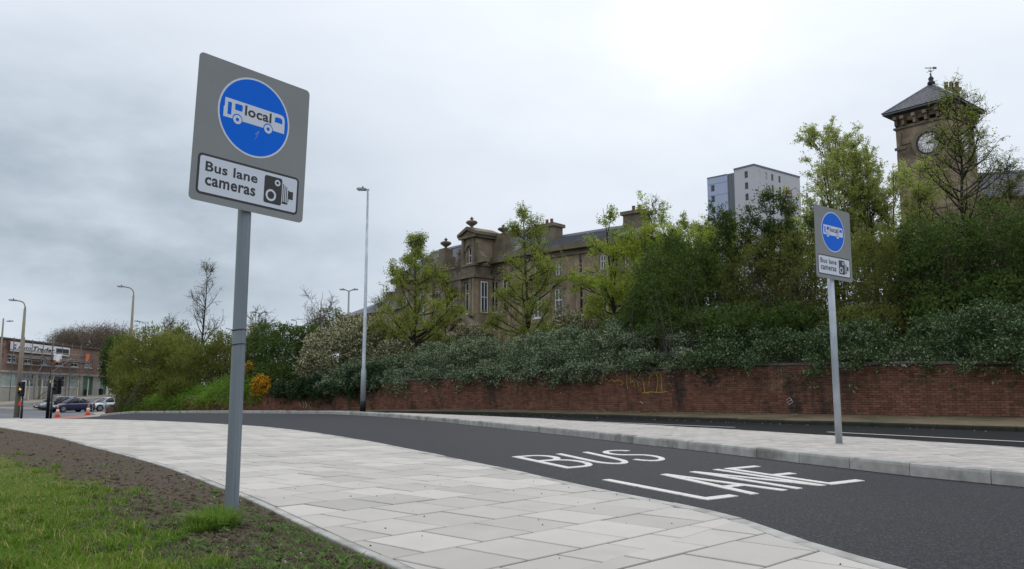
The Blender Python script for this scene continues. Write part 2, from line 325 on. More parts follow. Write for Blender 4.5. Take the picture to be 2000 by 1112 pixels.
# ---------------------------------------------------------------- terrain
def Hg(x, y):
    """height of the ground: level by the camera, falling away down the road to the far left"""
    x = np.asarray(x, float); y = np.asarray(y, float); yy = np.maximum(y, 1.); r = x / yy
    hl = np.interp(y, [30, 45, 65, 88, 120, 160, 400], [0, -.47, -1.06, -.93, -.9, -.5, 1])
    hm = np.interp(y, [38, 44, 50, 58, 70, 90, 160, 400], [0, -.1, -.25, -.48, -.8, -.9, -.5, 1])
    w = smooth((-.45 - r) / .1); h = w * hl + (1 - w) * hm
    h = np.where(x > -3, np.minimum(0, h) * smooth((2 - x) / 5), h)
    up = np.interp(y, [60, 94, 123, 160, 300], [-.7, .0, .8, 1.5, 3]); t = smooth((-49 - x) / 9)
    return h * (1 - t) + up * t * (y > 50) + (h * t) * (y <= 50)
WALLP = Path([(26, 16.6), (20, 20.4), (14.8, 24.0), (11.4, 26.5), (8.4, 29.3), (4.2, 33.2), (0, 37.2), (-4, 40.4), (-8, 43.3), (-15, 47.8), (-22, 52.8), (-28.5, 58)], .5)
_wx = [p[0] for p in WALLP.p][::-1]; _ws = list(WALLP.l)[::-1]; _wy = [p[1] for p in WALLP.p][::-1]
def s_of_x(x): return float(np.interp(x, _wx, _ws))
def Wbase(s):
    p = WALLP(s); return float(np.interp(-p[0], [-26, 0, 8, 15, 22, 28.5], [.2, .2, .05, -.12, -.32, -.52]))
def Wtop(s):
    p = WALLP(s); return float(np.interp(-p[0], [-26, -14.8, -9, -4, 0, 4, 8, 11, 11.01, 15, 15.01, 22, 28.5], [1.74, 1.74, 1.86, 1.80, 1.70, 1.58, 1.42, 1.25, 1.0, .95, .8, .42, .0]))
def wall_sig(x, y):
    """signed distance behind the wall front (roughly) and wall parameter"""
    x = np.asarray(x, float); y = np.asarray(y, float)
    P = WALLP.p; T = np.gradient(P, axis=0); T /= np.linalg.norm(T, axis=1)[:, None]
    d2 = (x[..., None] - P[:, 0]) ** 2 + (y[..., None] - P[:, 1]) ** 2; i = d2.argmin(-1)
    nx, ny = -T[i, 1], T[i, 0]          # path runs right to left, so the bank lies on the other side
    sg = (x - P[i, 0]) * (-nx) + (y - P[i, 1]) * (-ny); return -sg * -1, WALLP.l[i]
def grid(x0, x1, nx, y0, y1, ny):
    X, Y = np.meshgrid(np.linspace(x0, x1, nx), np.linspace(y0, y1, ny)); i = np.arange(nx * ny).reshape(ny, nx)
    return X.ravel(), Y.ravel(), np.stack([i[:-1, :-1], i[:-1, 1:], i[1:, 1:], i[1:, :-1]], -1).reshape(-1, 4)
xs = np.concatenate([-np.geomspace(1500, 90, 14), np.linspace(-80, 60, 57), np.geomspace(70, 1500, 14)]); ys = np.concatenate([[-600, -200, -60], np.linspace(-20, 140, 65), np.geomspace(150, 3000, 16)])
X, Y = np.meshgrid(xs, ys); i = np.arange(X.size).reshape(X.shape)
npmesh('ground', np.stack([X.ravel(), Y.ravel(), Hg(X.ravel(), Y.ravel()) - .16], -1), np.stack([i[:-1, :-1], i[:-1, 1:], i[1:, 1:], i[1:, :-1]], -1).reshape(-1, 4), MT['ground'], None, True)['kind'] = 'structure'
X, Y, Fc = grid(-62, 40, 103, -14, 106, 121)
npmesh('road', np.stack([X, Y, Hg(X, Y) - .02], -1), Fc, MT['asphalt'], None, True)['kind'] = 'structure'
X, Y, Fc = grid(-140, -20, 121, 60, 180, 121)
npmesh('old_road', np.stack([X, Y, Hg(X, Y) - .012], -1), Fc, MT['oldroad'], None, True)['kind'] = 'structure'
def strip(name, A, B, za, zb, m, n=60, parent=None, depth=0, kind='structure', hf=Hg):
    """a sheet between two polylines, following the ground"""
    A, B = Path(A, .5), Path(B, .5); V = []; Fc = []; k = 8
    for i in range(n + 1):
        a, b = A(A.L * i / n), B(B.L * i / n)
        for j in range(k + 1):
            t = j / k; p = a * (1 - t) + b * t; V.append((p[0], p[1], float(hf(p[0], p[1])) + za * (1 - t) + zb * t))
    for i in range(n):
        for j in range(k): q = i * (k + 1) + j; Fc.append((q, q + 1, q + k + 2, q + k + 1))
    o = npmesh(name, V, Fc, m, parent, True)
    if kind: o['kind'] = kind
    return o
# bank behind the wall
V = []; Fc = []; NS, NB = 120, 16
for i in range(NS + 1):
    s = WALLP.L * i / NS; p = WALLP(s); t = WALLP.tan(s); nrm = np.array([t[1], -t[0]]); nrm = nrm if nrm[1] > 0 else -nrm; top = Wtop(s)
    for j in range(NB + 1):
        d = .35 + (j / NB) ** 1.6 * 60; q = p + nrm * d; rise = (1 - math.exp(-d / 14)) * max(1.2, min(4.4, 4.4 + p[0] * .12))
        V.append((q[0], q[1], top - .12 + rise + .25 * float(fnoise(q[0], q[1], .5)) * min(1, d / 3)))
for i in range(NS):
    for j in range(NB): a = i * (NB + 1) + j; Fc.append((a, a + 1, a + NB + 2, a + NB + 1))
npmesh('bank', V, Fc, MT['bank'], None, True)['kind'] = 'structure'
BV = np.array(V)
def Hb(x, y):
    d = (BV[:, 0] - x) ** 2 + (BV[:, 1] - y) ** 2; return float(BV[d.argmin(), 2])
# ---------------------------------------------------------------- footway with its slabs
SOIL = [(2.6, -1.6), (1.9, -.2), (.9, 1.55), (.1, 3.05), (-.56, 4.22), (-1.12, 5.14), (-1.6, 5.98), (-2.53, 7.53), (-4.53, 10.57), (-7.51, 14.56), (-9.64, 17.41), (-13.56, 22.0), (-19, 28.2)]
ROADE = [(4.6, -1.8), (3.6, -.2), (2.9, 1.5), (2.35, 3.1), (1.98, 4.22), (1.84, 4.7), (1.74, 5.14), (1.69, 5.55), (1.60, 6.05), (1.37, 6.63), (.77, 7.86), (0.0, 9.71), (-1.12, 12.19), (-2.99, 16.22), (-5.7, 21.02), (-8.23, 24.27), (-13.46, 28.7), (-19.1, 30.6), (-26, 31.8)]
sp = Path(SOIL, .4); rp = Path(ROADE, .4)
def inset(path, d):
    out = []
    for s in np.arange(0, path.L, .4):
        t = path.tan(s); p = path(s); out.append(p + np.array([t[1], -t[0]]) * d)
    return out
soil_in = inset(sp, .075); road_in = inset(rp, -.13)
foot_poly = [tuple(p) for p in soil_in] + [tuple(p) for p in reversed(road_in)]
def area(P): return .5 * sum(P[i][0] * P[(i + 1) % len(P)][1] - P[(i + 1) % len(P)][0] * P[i][1] for i in range(len(P)))
def clip(subj, quad):
    out = subj
    if area(quad) < 0: quad = quad[::-1]
    for i in range(len(quad)):
        a, b = quad[i], quad[(i + 1) % len(quad)]; inp = out; out = []
        if not inp: return []
        f = lambda p: (b[0] - a[0]) * (p[1] - a[1]) - (b[1] - a[1]) * (p[0] - a[0])
        for j in range(len(inp)):
            p, q = inp[j - 1], inp[j]; fp, fq = f(p), f(q)
            if (fp >= 0) != (fq >= 0): t = fp / (fp - fq); out.append((p[0] + (q[0] - p[0]) * t, p[1] + (q[1] - p[1]) * t))
            if fq >= 0: out.append(q)
    return out
def dedupe(P, e=.004):
    o = []
    for p in P:
        if not o or math.hypot(p[0] - o[-1][0], p[1] - o[-1][1]) > e: o.append(p)
    if len(o) > 1 and math.hypot(o[0][0] - o[-1][0], o[0][1] - o[-1][1]) < e: o.pop()
    # drop nearly straight points
    r = []
    for i, p in enumerate(o):
        a, b = o[i - 1], o[(i + 1) % len(o)]
        if abs((p[0] - a[0]) * (b[1] - a[1]) - (p[1] - a[1]) * (b[0] - a[0])) > 4e-4: r.append(p)
    return r
def piece(mb, P, z, th=.05, bev=.004, tilt=None):
    """a slab: outline P, top height z(x,y), small chamfer"""
    n = len(P)
    if area(P) < 0: P = P[::-1]
    cx = sum(p[0] for p in P) / n; cy = sum(p[1] for p in P) / n
    def sh(p, k):
        d = math.hypot(p[0] - cx, p[1] - cy) or 1; return (p[0] - (p[0] - cx) / d * k, p[1] - (p[1] - cy) / d * k)
    zt = lambda p: z + float(Hg(p[0], p[1])) + (tilt[0] * (p[0] - cx) + tilt[1] * (p[1] - cy) if tilt else 0)
    V = [(p[0], p[1], zt(p) - th) for p in P] + [(p[0], p[1], zt(p) - bev) for p in P] + [(*sh(p, bev * 1.4), zt(p)) for p in P]
    Fc = [tuple(range(2 * n, 3 * n))] + [(i, (i + 1) % n, n + (i + 1) % n, n + i) for i in range(n)] + [(n + i, n + (i + 1) % n, 2 * n + (i + 1) % n, 2 * n + i) for i in range(n)]
    mb.add(V, Fc)
def zone(kside, o, d, w, h, joint, poly, rows, cols, half=True):
    d = np.array(d) / np.hypot(*d); e = np.array([d[1], -d[0]]); out = []
    for r in range(*rows):
        for c in range(*cols):
            x0 = c * w + (w * .5 if (r % 2 and half) else 0) + joint; y0 = r * h + joint; x1 = x0 + w - 2 * joint; y1 = y0 + h - 2 * joint
            q = [tuple(np.array(o) + d * a + e * b) for a, b in ((x0, y0), (x1, y0), (x1, y1), (x0, y1))]
            mx, my = sum(p[0] for p in q) / 4, sum(p[1] for p in q) / 4
            if my < -2 or my > 33 or mx < -24: continue
            P = dedupe(clip(poly, q))
            if len(P) >= 3 and abs(area(P)) > .004: out.append(P)
    return out
def split_poly(poly, a, b):
    f = lambda p: (b[0] - a[0]) * (p[1] - a[1]) - (b[1] - a[1]) * (p[0] - a[0])
    big = 200; d = np.array([b[0] - a[0], b[1] - a[1]]); d /= np.linalg.norm(d); n = np.array([-d[1], d[0]]); A = np.array(a)
    L = [tuple(A - d * big), tuple(A + d * big), tuple(A + d * big + n * big), tuple(A - d * big + n * big)]; Rr = [tuple(A - d * big - n * big), tuple(A + d * big - n * big), tuple(A + d * big), tuple(A - d * big)]
    return clip(poly, L), clip(poly, Rr)
kA, kB = G(1173, 1100), G(1454.5, 1013)
polyA, polyB = split_poly(foot_poly, tuple(kA), tuple(kB))
dA = (G(1423, 1007) - G(1150, 1066.8)); dB = G(1500, 1040) - G(1211, 1111)
oA = G(766, 1091); slabs = zone(0, oA, dA, .455, .56, .0095, polyA, (-60, 12), (-60, 40))
slabs += zone(0, G(1211, 1111), dB, .56, .50, .0095, polyB, (-4, 22), (-24, 30))
def shows(P):
    cx = sum(p[0] for p in P) / len(P); cy = sum(p[1] for p in P) / len(P)
    if cy < 2.0: return 0
    u = 1000 + F * cx / cy
    if u < -60 or u > 2060: return 0
    return abs(area(P)) / cy ** 3
slabs.sort(key=shows, reverse=True)
foot = empty('footway', (-1, 8, 0), kind='structure')
mb = MB(); mb.add([(p[0], p[1], float(Hg(*p)) - .018) for p in foot_poly], [tuple(range(len(foot_poly)))]); bed = mb.build('joint_bed', MT['joint'], foot)
rest = MB()
for k, P in enumerate(slabs):
    z = random.gauss(0, .0012); tl = (random.gauss(0, .002), random.gauss(0, .002))
    if k < 296: m_ = MB(); piece(m_, P, z, tilt=tl); m_.build('paving_slab', MT['slab'], foot)
    else: piece(rest, P, z, tilt=tl)
rest.build('paving_slabs', MT['slabj'], foot)['kind'] = 'stuff'
def stones(path, s0, s1, L, prof, name, m, parent, zf=0, gap=.011, limit=999, jit=.002):
    """lengths of kerb or edging swept along a path; prof [(offset, z)] closed outline"""
    s = s0; k = 0; n = len(prof)
    while s < s1 - .1:
        e = min(s + L, s1); V = []; jz = random.gauss(0, jit); jo = random.gauss(0, jit)
        for q in (s + gap / 2, (s + e) / 2, e - gap / 2):
            p = path(q); t = path.tan(q); nx = np.array([t[1], -t[0]])
            for o_, z_ in prof: w = p[:2] + nx * (o_ + jo); V.append((w[0], w[1], float(Hg(w[0], w[1])) + z_ + zf + jz))
        Fc = [tuple(range(n - 1, -1, -1)), tuple(range(2 * n, 3 * n))] + [(a * n + j, a * n + (j + 1) % n, (a + 1) * n + (j + 1) % n, (a + 1) * n + j) for a in (0, 1) for j in range(n)]
        MB().add(V, Fc).build(name, m, parent); s = e; k += 1
        if k >= limit: break
stones(sp, 1.5, sp.L - .3, .915, [(0, -.09), (0, -.004), (.006, .002), (.058, .002), (.064, -.003), (.064, -.09)], 'edging_stone', MT['kerb'], foot)
stones(rp, 1.0, rp.L - .3, .915, [(0, -.09), (0, -.006), (-.006, -.001), (-.122, -.001), (-.124, -.006), (-.124, -.09)], 'kerb_stone', MT['kerb'], foot)
# ---------------------------------------------------------------- traffic island, far carriageway, verge
KERB = [(8.2, .6), (6.9, 3.0), (5.9, 5.4), (5.3, 7.1), (4.93, 8.07), (4.42, 8.98), (4.1, 9.85), (3.70, 11.0), (2.95, 13.2), (2.28, 14.95), (1.13, 18.2), (-.71, 22.9), (-2.75, 27.9), (-5.6, 33.9), (-9.6, 39.2), (-14.5, 43.6), (-20, 48.3), (-27.2, 54.6)]
kp = Path(KERB, .4)
BACK = [(11.6, .8), (9.6, 4.6), (8.3, 8.0), (7.18, 11.69), (6.0, 14.7), (4.46, 18.3), (2.6, 22.0), (.15, 27.0), (-2.1, 30.6), (-5.2, 34.6), (-9.3, 39.6)]
bp_ = Path(BACK, .4)
isl = empty('traffic_island', (4.5, 12, 0), kind='structure')
kern = inset(kp, .125); kern = [p for p in kern if p[0] > -14.2]
ip = [tuple(p) for p in kern] + [tuple(p) for p in reversed(inset(bp_, -.1))]
mb = MB(); mb.add([(p[0], p[1], float(Hg(*p)) + .105) for p in ip], [tuple(range(len(ip)))]); mb.build('joint_bed', MT['joint'], isl)
pav = []
dI = np.array([.915, .40]); pav = zone(0, (4.6, 9.2), dI, .30, .20, .003, ip, (-200, 60), (-40, 40))
pav = [P for P in pav if shows(P) > 0 or sum(p[1] for p in P) / len(P) > -1]
pav.sort(key=shows, reverse=True); rest = MB()
for k, P in enumerate(pav):
    z = .122 + random.gauss(0, .0015); tl = (random.gauss(0, .006), random.gauss(0, .006))
    if k < 296: m_ = MB(); piece(m_, P, z, .04, .004, tl); m_.build('paver', MT['paver'], isl)
    elif sum(p[1] for p in P) / len(P) < 34: piece(rest, P, z, .03, .004, tl)
rest.build('pavers', MT['paverj'], isl)['kind'] = 'stuff'
stones(kp, 3, kp.L - .2, .915, [(0, -.12), (0, .085), (.008, .112), (.03, .124), (.12, .124), (.125, .12), (.125, -.12)], 'kerb_stone', MT['kerb'], isl, jit=.003)
stones(bp_, 3, bp_.L - .3, .915, [(0, -.12), (0, .118), (-.006, .124), (-.1, .124), (-.1, -.12)], 'kerb_stone', MT['kerb'], isl)
VF = [(21, 13.2), (17, 16.0), (12.2, 19.85), (10.2, 22.6), (7.9, 25.5), (4.9, 30.2), (1.3, 34.8), (-2.6, 38.0), (-6.5, 40.2), (-10, 42.2)]
strip('far_carriageway', BACK, [(19, 5), (17, 9.5), (15, 14.5), (12.2, 19.9), (10.2, 22.7), (7.9, 25.6), (4.9, 30.3), (1.3, 34.9), (-2.6, 38.1), (-8.5, 41.5)], -.0155, -.0155, MT['fresh'])
verge = empty('verge', (4, 33, 0), kind='structure')
wf = [tuple(WALLP(s)[:2]) for s in np.linspace(0, WALLP.L * .93, 40)]
vf = VF + [(-14.6, 44.2), (-20, 48.9), (-26.6, 54.3)]
def vh(x, y): return Hg(x, y)
A_, B_ = Path(vf, .4), Path(wf, .4); V = []; Fc = []; n = 200; prof = [(0, -.08), (.0, .085), (.03, .11), (.25, .12), (.5, .13), (.75, .15), (1, .19)]
for i in range(n + 1):
    a, b = A_(A_.L * i / n), B_(B_.L * i / n)
    for t, z in prof:
        p = a[:2] * (1 - t) + b[:2] * t; h0 = float(Hg(*a[:2])); h1 = Wbase(B_.L * i / n) - .19 if t == 1 else None
        hb = Wbase(s_of_x(b[0])) - .17; h = h0 * (1 - t) + hb * t
        V.append((p[0], p[1], h + z + (.02 * float(fnoise(p[0] * 3, p[1] * 3, 1)) if .1 < t < 1 else 0)))
for i in range(n):
    for j in range(len(prof) - 1): q = i * len(prof) + j; Fc.append((q, q + 1, q + len(prof) + 1, q + len(prof)))
npmesh('verge_top', V, Fc, MT['verge'], verge, True)
stones(A_, 2, A_.L - .3, .915, [(-.13, -.1), (-.13, .07), (-.11, .1), (.0, .104), (.01, -.1)], 'kerb_stone', MT['mossy'], verge, jit=.006)
# painted lines
def ribbon(a, b, w, z, m, name='line_marking', parent=None):
    a, b = np.array(a), np.array(b); d = (b - a) / np.linalg.norm(b - a); n = np.array([-d[1], d[0]]) * w / 2
    P = [a + n, a - n, b - n, b + n]
    return MB().prism([tuple(p) for p in P], z - .002, z + .002).build(name, m, parent)
marks = empty('road_markings', (2, 10, 0), kind='structure')
for a, b in (((1617, 844), (2000, 863)), ((1166, 824), (1435, 835)), ((925, 812.5), (1065, 818))):
    ga, gb = G(*a, -.01), G(*b, -.01)
    if b[0] == 2000: gb = gb + (gb - ga) * .5
    ribbon(ga, gb, .10, -.009, MT['paint'], parent=marks)
# BUS LANE lettering, stretched along the lane
def strokes(frame, glyphs, name):
    """frame(x,y)->ground; every glyph is a list of (polyline, width)"""
    for gl in glyphs:
        mb = MB()
        for gi, (pl, wx, wy) in enumerate(gl):
            pl = [np.array(p, float) for p in pl]; k = len(pl); Lf = []; Rt = []
            for i in range(k):
                t = pl[min(i + 1, k - 1)] - pl[max(i - 1, 0)]; t /= np.linalg.norm(t) or 1; n = np.array([-t[1] , t[0]])
                q = n * np.array([wx, wy]) / 2; Lf.append(pl[i] + q); Rt.append(pl[i] - q)
            for i in range(k - 1):
                q = [frame(*p) for p in (Rt[i], Rt[i + 1], Lf[i + 1], Lf[i])]
                if area(q) < 0: q = q[::-1]
                z = -.0165 + .0007 * gi; mb.add([(p[0], p[1], z + .0045) for p in q] + [(p[0], p[1], z - .003) for p in q], [(0, 1, 2, 3), (0, 4, 5, 1), (1, 5, 6, 2), (2, 6, 7, 3), (3, 7, 4, 0)])
        mb.build(name, MT['paint'], marks)
def quadmap(tl, tr, br, bl):
    tl, tr, br, bl = (G(*p, -.02) for p in (tl, tr, br, bl))
    return lambda x, y: tuple((bl * (1 - x) + br * x) * (1 - y) + (tl * (1 - x) + tr * x) * y)
def arc(cx, cy, rx, ry, a0, a1, n=9): return [(cx + rx * math.cos(math.radians(a0 + (a1 - a0) * i / n)), cy + ry * math.sin(math.radians(a0 + (a1 - a0) * i / n))) for i in range(n + 1)]
fl = quadmap((1176, 938.5), (1475, 911), (1687, 940.5), (1379, 978)); wx, wy = .042, .072
strokes(fl, [
    [([(.02, 1), (.02, 0)], wx, wy), ([(0, .028), (.17, .028)], wx, wy)],
    [([(.27, 0), (.36, 1)], wx, wy), ([(.36, 1), (.45, 0)], wx, wy), ([(.305, .3), (.415, .3)], wx, wy)],
    [([(.545, 0), (.545, 1)], wx, wy), ([(.545, .98), (.705, .02)], wx, wy), ([(.705, 0), (.705, 1)], wx, wy)],
    [([(.785, 0), (.785, 1)], wx, wy), ([(.77, .972), (1, .972)], wx, wy), ([(.77, .52), (.93, .52)], wx, wy), ([(.77, .028), (1, .028)], wx, wy)]], 'painted_letter')
fb = quadmap((1001, 893), (1226, 878.5), (1316, 898.5), (1109, 916)); wx, wy = .052, .068
strokes(fb, [
    [([(.02, 1), (.02, 0)], wx, wy), ([(0, .972)] + arc(.14, .77, .10, .205, 90, -90) + [(.03, .565)], wx, wy), ([(.02, .545)] + arc(.15, .286, .125, .255, 90, -90) + [(0, .03)], wx, wy)],
    [([(.37, 1), (.37, .28)] + arc(.485, .28, .115, .25, 180, 360) + [(.60, .28), (.60, 1)], wx, wy)],
    [(arc(.84, .76, .12, .215, 25, 250, 12) + arc(.84, .27, .13, .245, 80, -165, 14), wx, wy)]], 'painted_letter')
# ---------------------------------------------------------------- brick wall
wall = empty('brick_wall', (0, 37.2, 0), 'long red brick retaining wall under the hedge with yellow and black graffiti', 'wall')
V = []; Fc = []; n = 220
for i in range(n + 1):
    s = WALLP.L * i / n; p = WALLP(s); t = WALLP.tan(s); nb = np.array([-t[1], t[0]]); nb = nb if nb[1] > 0 else -nb
    for d, z in ((.03, Wbase(s) - .3), (.03, Wtop(s) - .02), (.45, Wtop(s) - .02), (.45, Wbase(s) - .3)): q = p + nb * d; V.append((q[0], q[1], z))
for i in range(n):
    for j in range(4): a = i * 4; Fc.append((a + j, a + (j + 1) % 4, a + 4 + (j + 1) % 4, a + 4 + j))
Fc += [(3, 2, 1, 0), (4 * n, 4 * n + 1, 4 * n + 2, 4 * n + 3)]
npmesh('wall_core', V, Fc, MT['mortar'], wall)
BL, BH = .2275, .0765; bricks = []
for row in range(-8, 26):
    z = row * BH
    s = (BL / 2 if row % 2 else 0) + .1
    while s < WALLP.L - .1:
        zb, zt = Wbase(s), Wtop(s)
        if z > zb - .12 and z + BH < zt + .005: bricks.append((s, z))
        s += BL
def brick_frame(s):
    p = WALLP(s); t = WALLP.tan(s); nb = np.array([-t[1], t[0]]); nb = nb if nb[1] > 0 else -nb; return p, t, nb
def bshow(b):
    p = WALLP(b[0]); u = 1000 + F * p[0] / p[1]
    return -1 if u > 1990 or u < 0 or p[1] < 5 else 1 / (p[1] + (3 if b[1] > Wtop(b[0]) - .35 else 0))
bricks.sort(key=bshow, reverse=True)
bm_src = []
for k in range(4):
    m_ = MB(); h, w = BL / 2 - .005, BH - .009; e = .003
    j = [random.uniform(-.0015, .0015) for _ in range(8)]
    m_.add([(-h, .05, 0), (h, .05, 0), (h, .05, w), (-h, .05, w), (-h + j[0], e, 0), (h + j[1], e, 0), (h + j[2], e, w + j[3]), (-h, e, w), (-h + .006, 0, .005), (h - .006, 0, .005), (h - .006 + j[4], 0, w - .005), (-h + .006, 0, w - .005 + j[5])],
           [(0, 4, 5, 1), (1, 5, 6, 2), (2, 6, 7, 3), (3, 7, 4, 0), (4, 8, 9, 5), (5, 9, 10, 6), (6, 10, 11, 7), (7, 11, 8, 4), (8, 11, 10, 9)])
    me = bpy.data.meshes.new('brick'); me.from_pydata(m_.v, [], m_.f); me.materials.append(MT['brick']); bm_src.append((me, np.array(m_.v), m_.f))
V = []; Fc = []; vb = 0; fq = np.array(bm_src[0][2])
for k, (s, z) in enumerate(bricks):
    p, t, nb = brick_frame(s); tt = t if t[0] > 0 else -t; pr = random.gauss(0, .002); me, bv, _ = bm_src[k % 4]
    if k < 296:
        o = bpy.data.objects.new('brick', me); COL.objects.link(o); o.parent = wall
        q = p + nb * pr; M = Matrix(((tt[0], nb[0], 0, q[0]), (tt[1], nb[1], 0, q[1]), (0, 0, 1, z), (0, 0, 0, 1)))
        o.matrix_local = MW[wall.name].inverted() @ M; MW[o.name] = M
    else:
        w = p[None, :] + np.outer(bv[:, 0], tt) + np.outer(bv[:, 1] + pr, nb); V.append(np.column_stack([w, bv[:, 2] + z])); Fc.append(fq + vb); vb += len(bv)
npmesh('brickwork', np.concatenate(V), np.concatenate(Fc), MT['brickj'], wall)['kind'] = 'stuff'
# coping stones
s = .2
while s < WALLP.L - .6:
    m_ = MB(); V = []
    e = s + .6
    for q in (s + .004, e - .004):
        p, t, nb = brick_frame(q); zt = max(Wtop(s + .3), Wtop(s)) + .0
        for d, z in ((-.035, 0), (-.035, .07), (.2, .1), (.42, .07), (.42, 0)): w = p + nb * d; V.append((w[0], w[1], zt + z))
    m_.add(V, [(0, 1, 2, 3, 4), (9, 8, 7, 6, 5)] + [(j, (j + 1) % 5, 5 + (j + 1) % 5, 5 + j) for j in range(5)]); m_.build('coping_stone', MT['coping'], wall); s = e
def wallpt(u, v, off=-.012):
    """point on the front of the wall seen at a pixel"""
    r = ray(u, v); P = WALLP.p; best = None
    k = r[0] / r[1]; f = P[:, 0] - k * P[:, 1]; i = np.where(np.sign(f[:-1]) != np.sign(f[1:]))[0][0]; t = f[i] / (f[i] - f[i + 1]); p = P[i] * (1 - t) + P[i + 1] * t
    q = p * (1 + off / np.linalg.norm(p)); tt = p[1] / r[1]; return (q[0], q[1], CZ + r[2] * tt)
def spray(lines, m, w, label):
    mb = MB()
    for L in lines:
        pts = catmull([wallpt(*p) for p in L], .08); mb.tube([tuple(p) for p in pts], w, 4)
    mb.build('graffiti', m, wall, label=label)
spray([[(1181, 745), (1186, 741), (1190, 745), (1195, 741), (1200, 746), (1206, 742), (1212, 744), (1217, 750), (1212, 753)], [(1225, 733), (1224, 748), (1226, 760)], [(1231, 733), (1231, 748)], [(1238, 755), (1243, 742), (1247, 756)],
       [(1255, 740), (1258, 755), (1260, 767), (1268, 768)], [(1267, 752), (1270, 735), (1279, 728), (1285, 742), (1282, 766)], [(1290, 729), (1292, 745), (1293, 765)], [(1255, 768), (1272, 766), (1288, 767), (1303, 765)]], MT['yspray'], .017, 'thin yellow sprayed scribble')
spray([[(1368, 740), (1376, 735), (1384, 742), (1377, 750), (1371, 744)], [(1384, 737), (1387, 755), (1391, 744), (1396, 752)], [(1397, 739), (1404, 737), (1405, 746), (1399, 748)]], MT['kspray'], .02, 'black sprayed tag')
spray([[(586, 776), (584, 786), (588, 793)], [(589, 780), (594, 790), (592, 797)], [(596, 784), (599, 792), (596, 798)]], MT['wspray'], .02, 'white scratched tag near the far end')
spray([[(1536, 782), (1542, 777), (1548, 786), (1540, 790)], [(1537, 787), (1546, 781)], [(830, 760), (834, 764), (828, 766)], [(1250, 784), (1256, 789)]], MT['wspray'], .016, 'small grey paint patch')
# ---------------------------------------------------------------- lawn and soil beside the footway
def soil_d(x, y):
    P = sp.p; d2 = (np.asarray(x)[..., None] - P[:, 0]) ** 2 + (np.asarray(y)[..., None] - P[:, 1]) ** 2; i = d2.argmin(-1); T = np.gradient(P, axis=0)[i]
    T /= np.linalg.norm(T, axis=-1)[..., None]; dx, dy = np.asarray(x) - P[i, 0], np.asarray(y) - P[i, 1]
    return -(dx * T[..., 1] - dy * T[..., 0])
def lawn_h(x, y, d):
    cl = .010 * fnoise(x * 9, y * 9, 1, 1) + .012 * fnoise(x * 3.1, y * 3.1, 1, 2) + .006 * fnoise(x * 23, y * 23, 1, 3)
    return np.maximum(-.013, -.012 + .018 * np.abs(fnoise(x * 14, y * 14, 1, 5)) * smooth(d / .2) * smooth(1.8 - d) + .04 * smooth(d / 1.1) + .05 * smooth((d - 1) / 4) + cl * smooth(d / .15) + .012 * np.abs(fnoise(x * 5, y * 5, 1, 4)))
def grassy(x, y, d):
    return d - 1.0 - .22 * np.clip(7.2 - y, 0, 1.2) - .12 * np.clip(y - 7.5, 0, 6) + .25 * fnoise(x * 1.3, y * 1.3, 1, 5) + .2 * fnoise(x * 4, y * 4, 1, 6) + .05 * np.maximum(0, y - 8)*0
V = []; nr, ncx = 520, 150; P = sp.p; T = np.gradient(P, axis=0); T /= np.linalg.norm(T, axis=1)[:, None]
ss = np.concatenate([np.linspace(0, 5, 40), 5 + np.cumsum(np.geomspace(.02, .14, 480)) / np.sum(np.geomspace(.02, .14, 480)) * (sp.L - 5.2)])
dd = np.concatenate([np.linspace(.003, 1.6, 70), np.geomspace(1.65, 26, 80)])
px_ = np.interp(ss, sp.l, P[:, 0]); py_ = np.interp(ss, sp.l, P[:, 1]); tx = np.interp(ss, sp.l, T[:, 0]); ty = np.interp(ss, sp.l, T[:, 1])
XX = px_[:, None] - ty[:, None] * dd[None, :]; YY = py_[:, None] + tx[:, None] * dd[None, :]
# the bend makes far columns meet: keep them, they only overlap outside the picture
DD = np.broadcast_to(dd[None, :], XX.shape); ZZ = lawn_h(XX, YY, DD)
gr = grassy(XX, YY, DD)
i = np.arange(XX.size).reshape(XX.shape)
m, nt, N, L = newmat('lawn_and_soil'); MT['soil'] = m
out = N.new('ShaderNodeOutputMaterial'); b = N.new('ShaderNodeBsdfPrincipled'); L.new(b.outputs[0], out.inputs[0]); b.inputs['Roughness'].default_value = .95; b.inputs['Specular IOR Level'].default_value = .15
at_ = N.new('ShaderNodeAttribute'); at_.attribute_name = 'grass'; g = N.new('ShaderNodeNewGeometry')
def nzz(s, d=5):
    n = N.new('ShaderNodeTexNoise'); n.inputs['Scale'].default_value = s; n.inputs['Detail'].default_value = d; L.new(g.outputs['Position'], n.inputs[0]); return n.outputs[0]
def mx(f, a, c):
    x = N.new('ShaderNodeMix'); x.data_type = 'RGBA'; L.new(f, x.inputs[0])
    for i_, q in ((6, a), (7, c)):
        if hasattr(q, 'links'): L.new(q, x.inputs[i_])
        else: x.inputs[i_].default_value = (*q, 1)
    return x.outputs[2]
s1 = mx(nzz(22), (.105, .076, .056), (.022, .016, .012)); s2 = mx(nzz(3), s1, (.10, .076, .055)); g1 = mx(nzz(6), (.07, .105, .018), (.17, .14, .055))
L.new(mx(at_.outputs['Fac'], s2, g1), b.inputs['Base Color']); bp = N.new('ShaderNodeBump'); bp.inputs['Strength'].default_value = .8; bp.inputs['Distance'].default_value = .012; L.new(nzz(70, 6), bp.inputs['Height']); L.new(bp.outputs[0], b.inputs['Normal'])
lawn = npmesh('lawn', np.stack([XX.ravel(), YY.ravel(), ZZ.ravel()], -1), np.stack([i[:-1, :-1], i[1:, :-1], i[1:, 1:], i[:-1, 1:]], -1).reshape(-1, 4), MT['soil'], None, True)
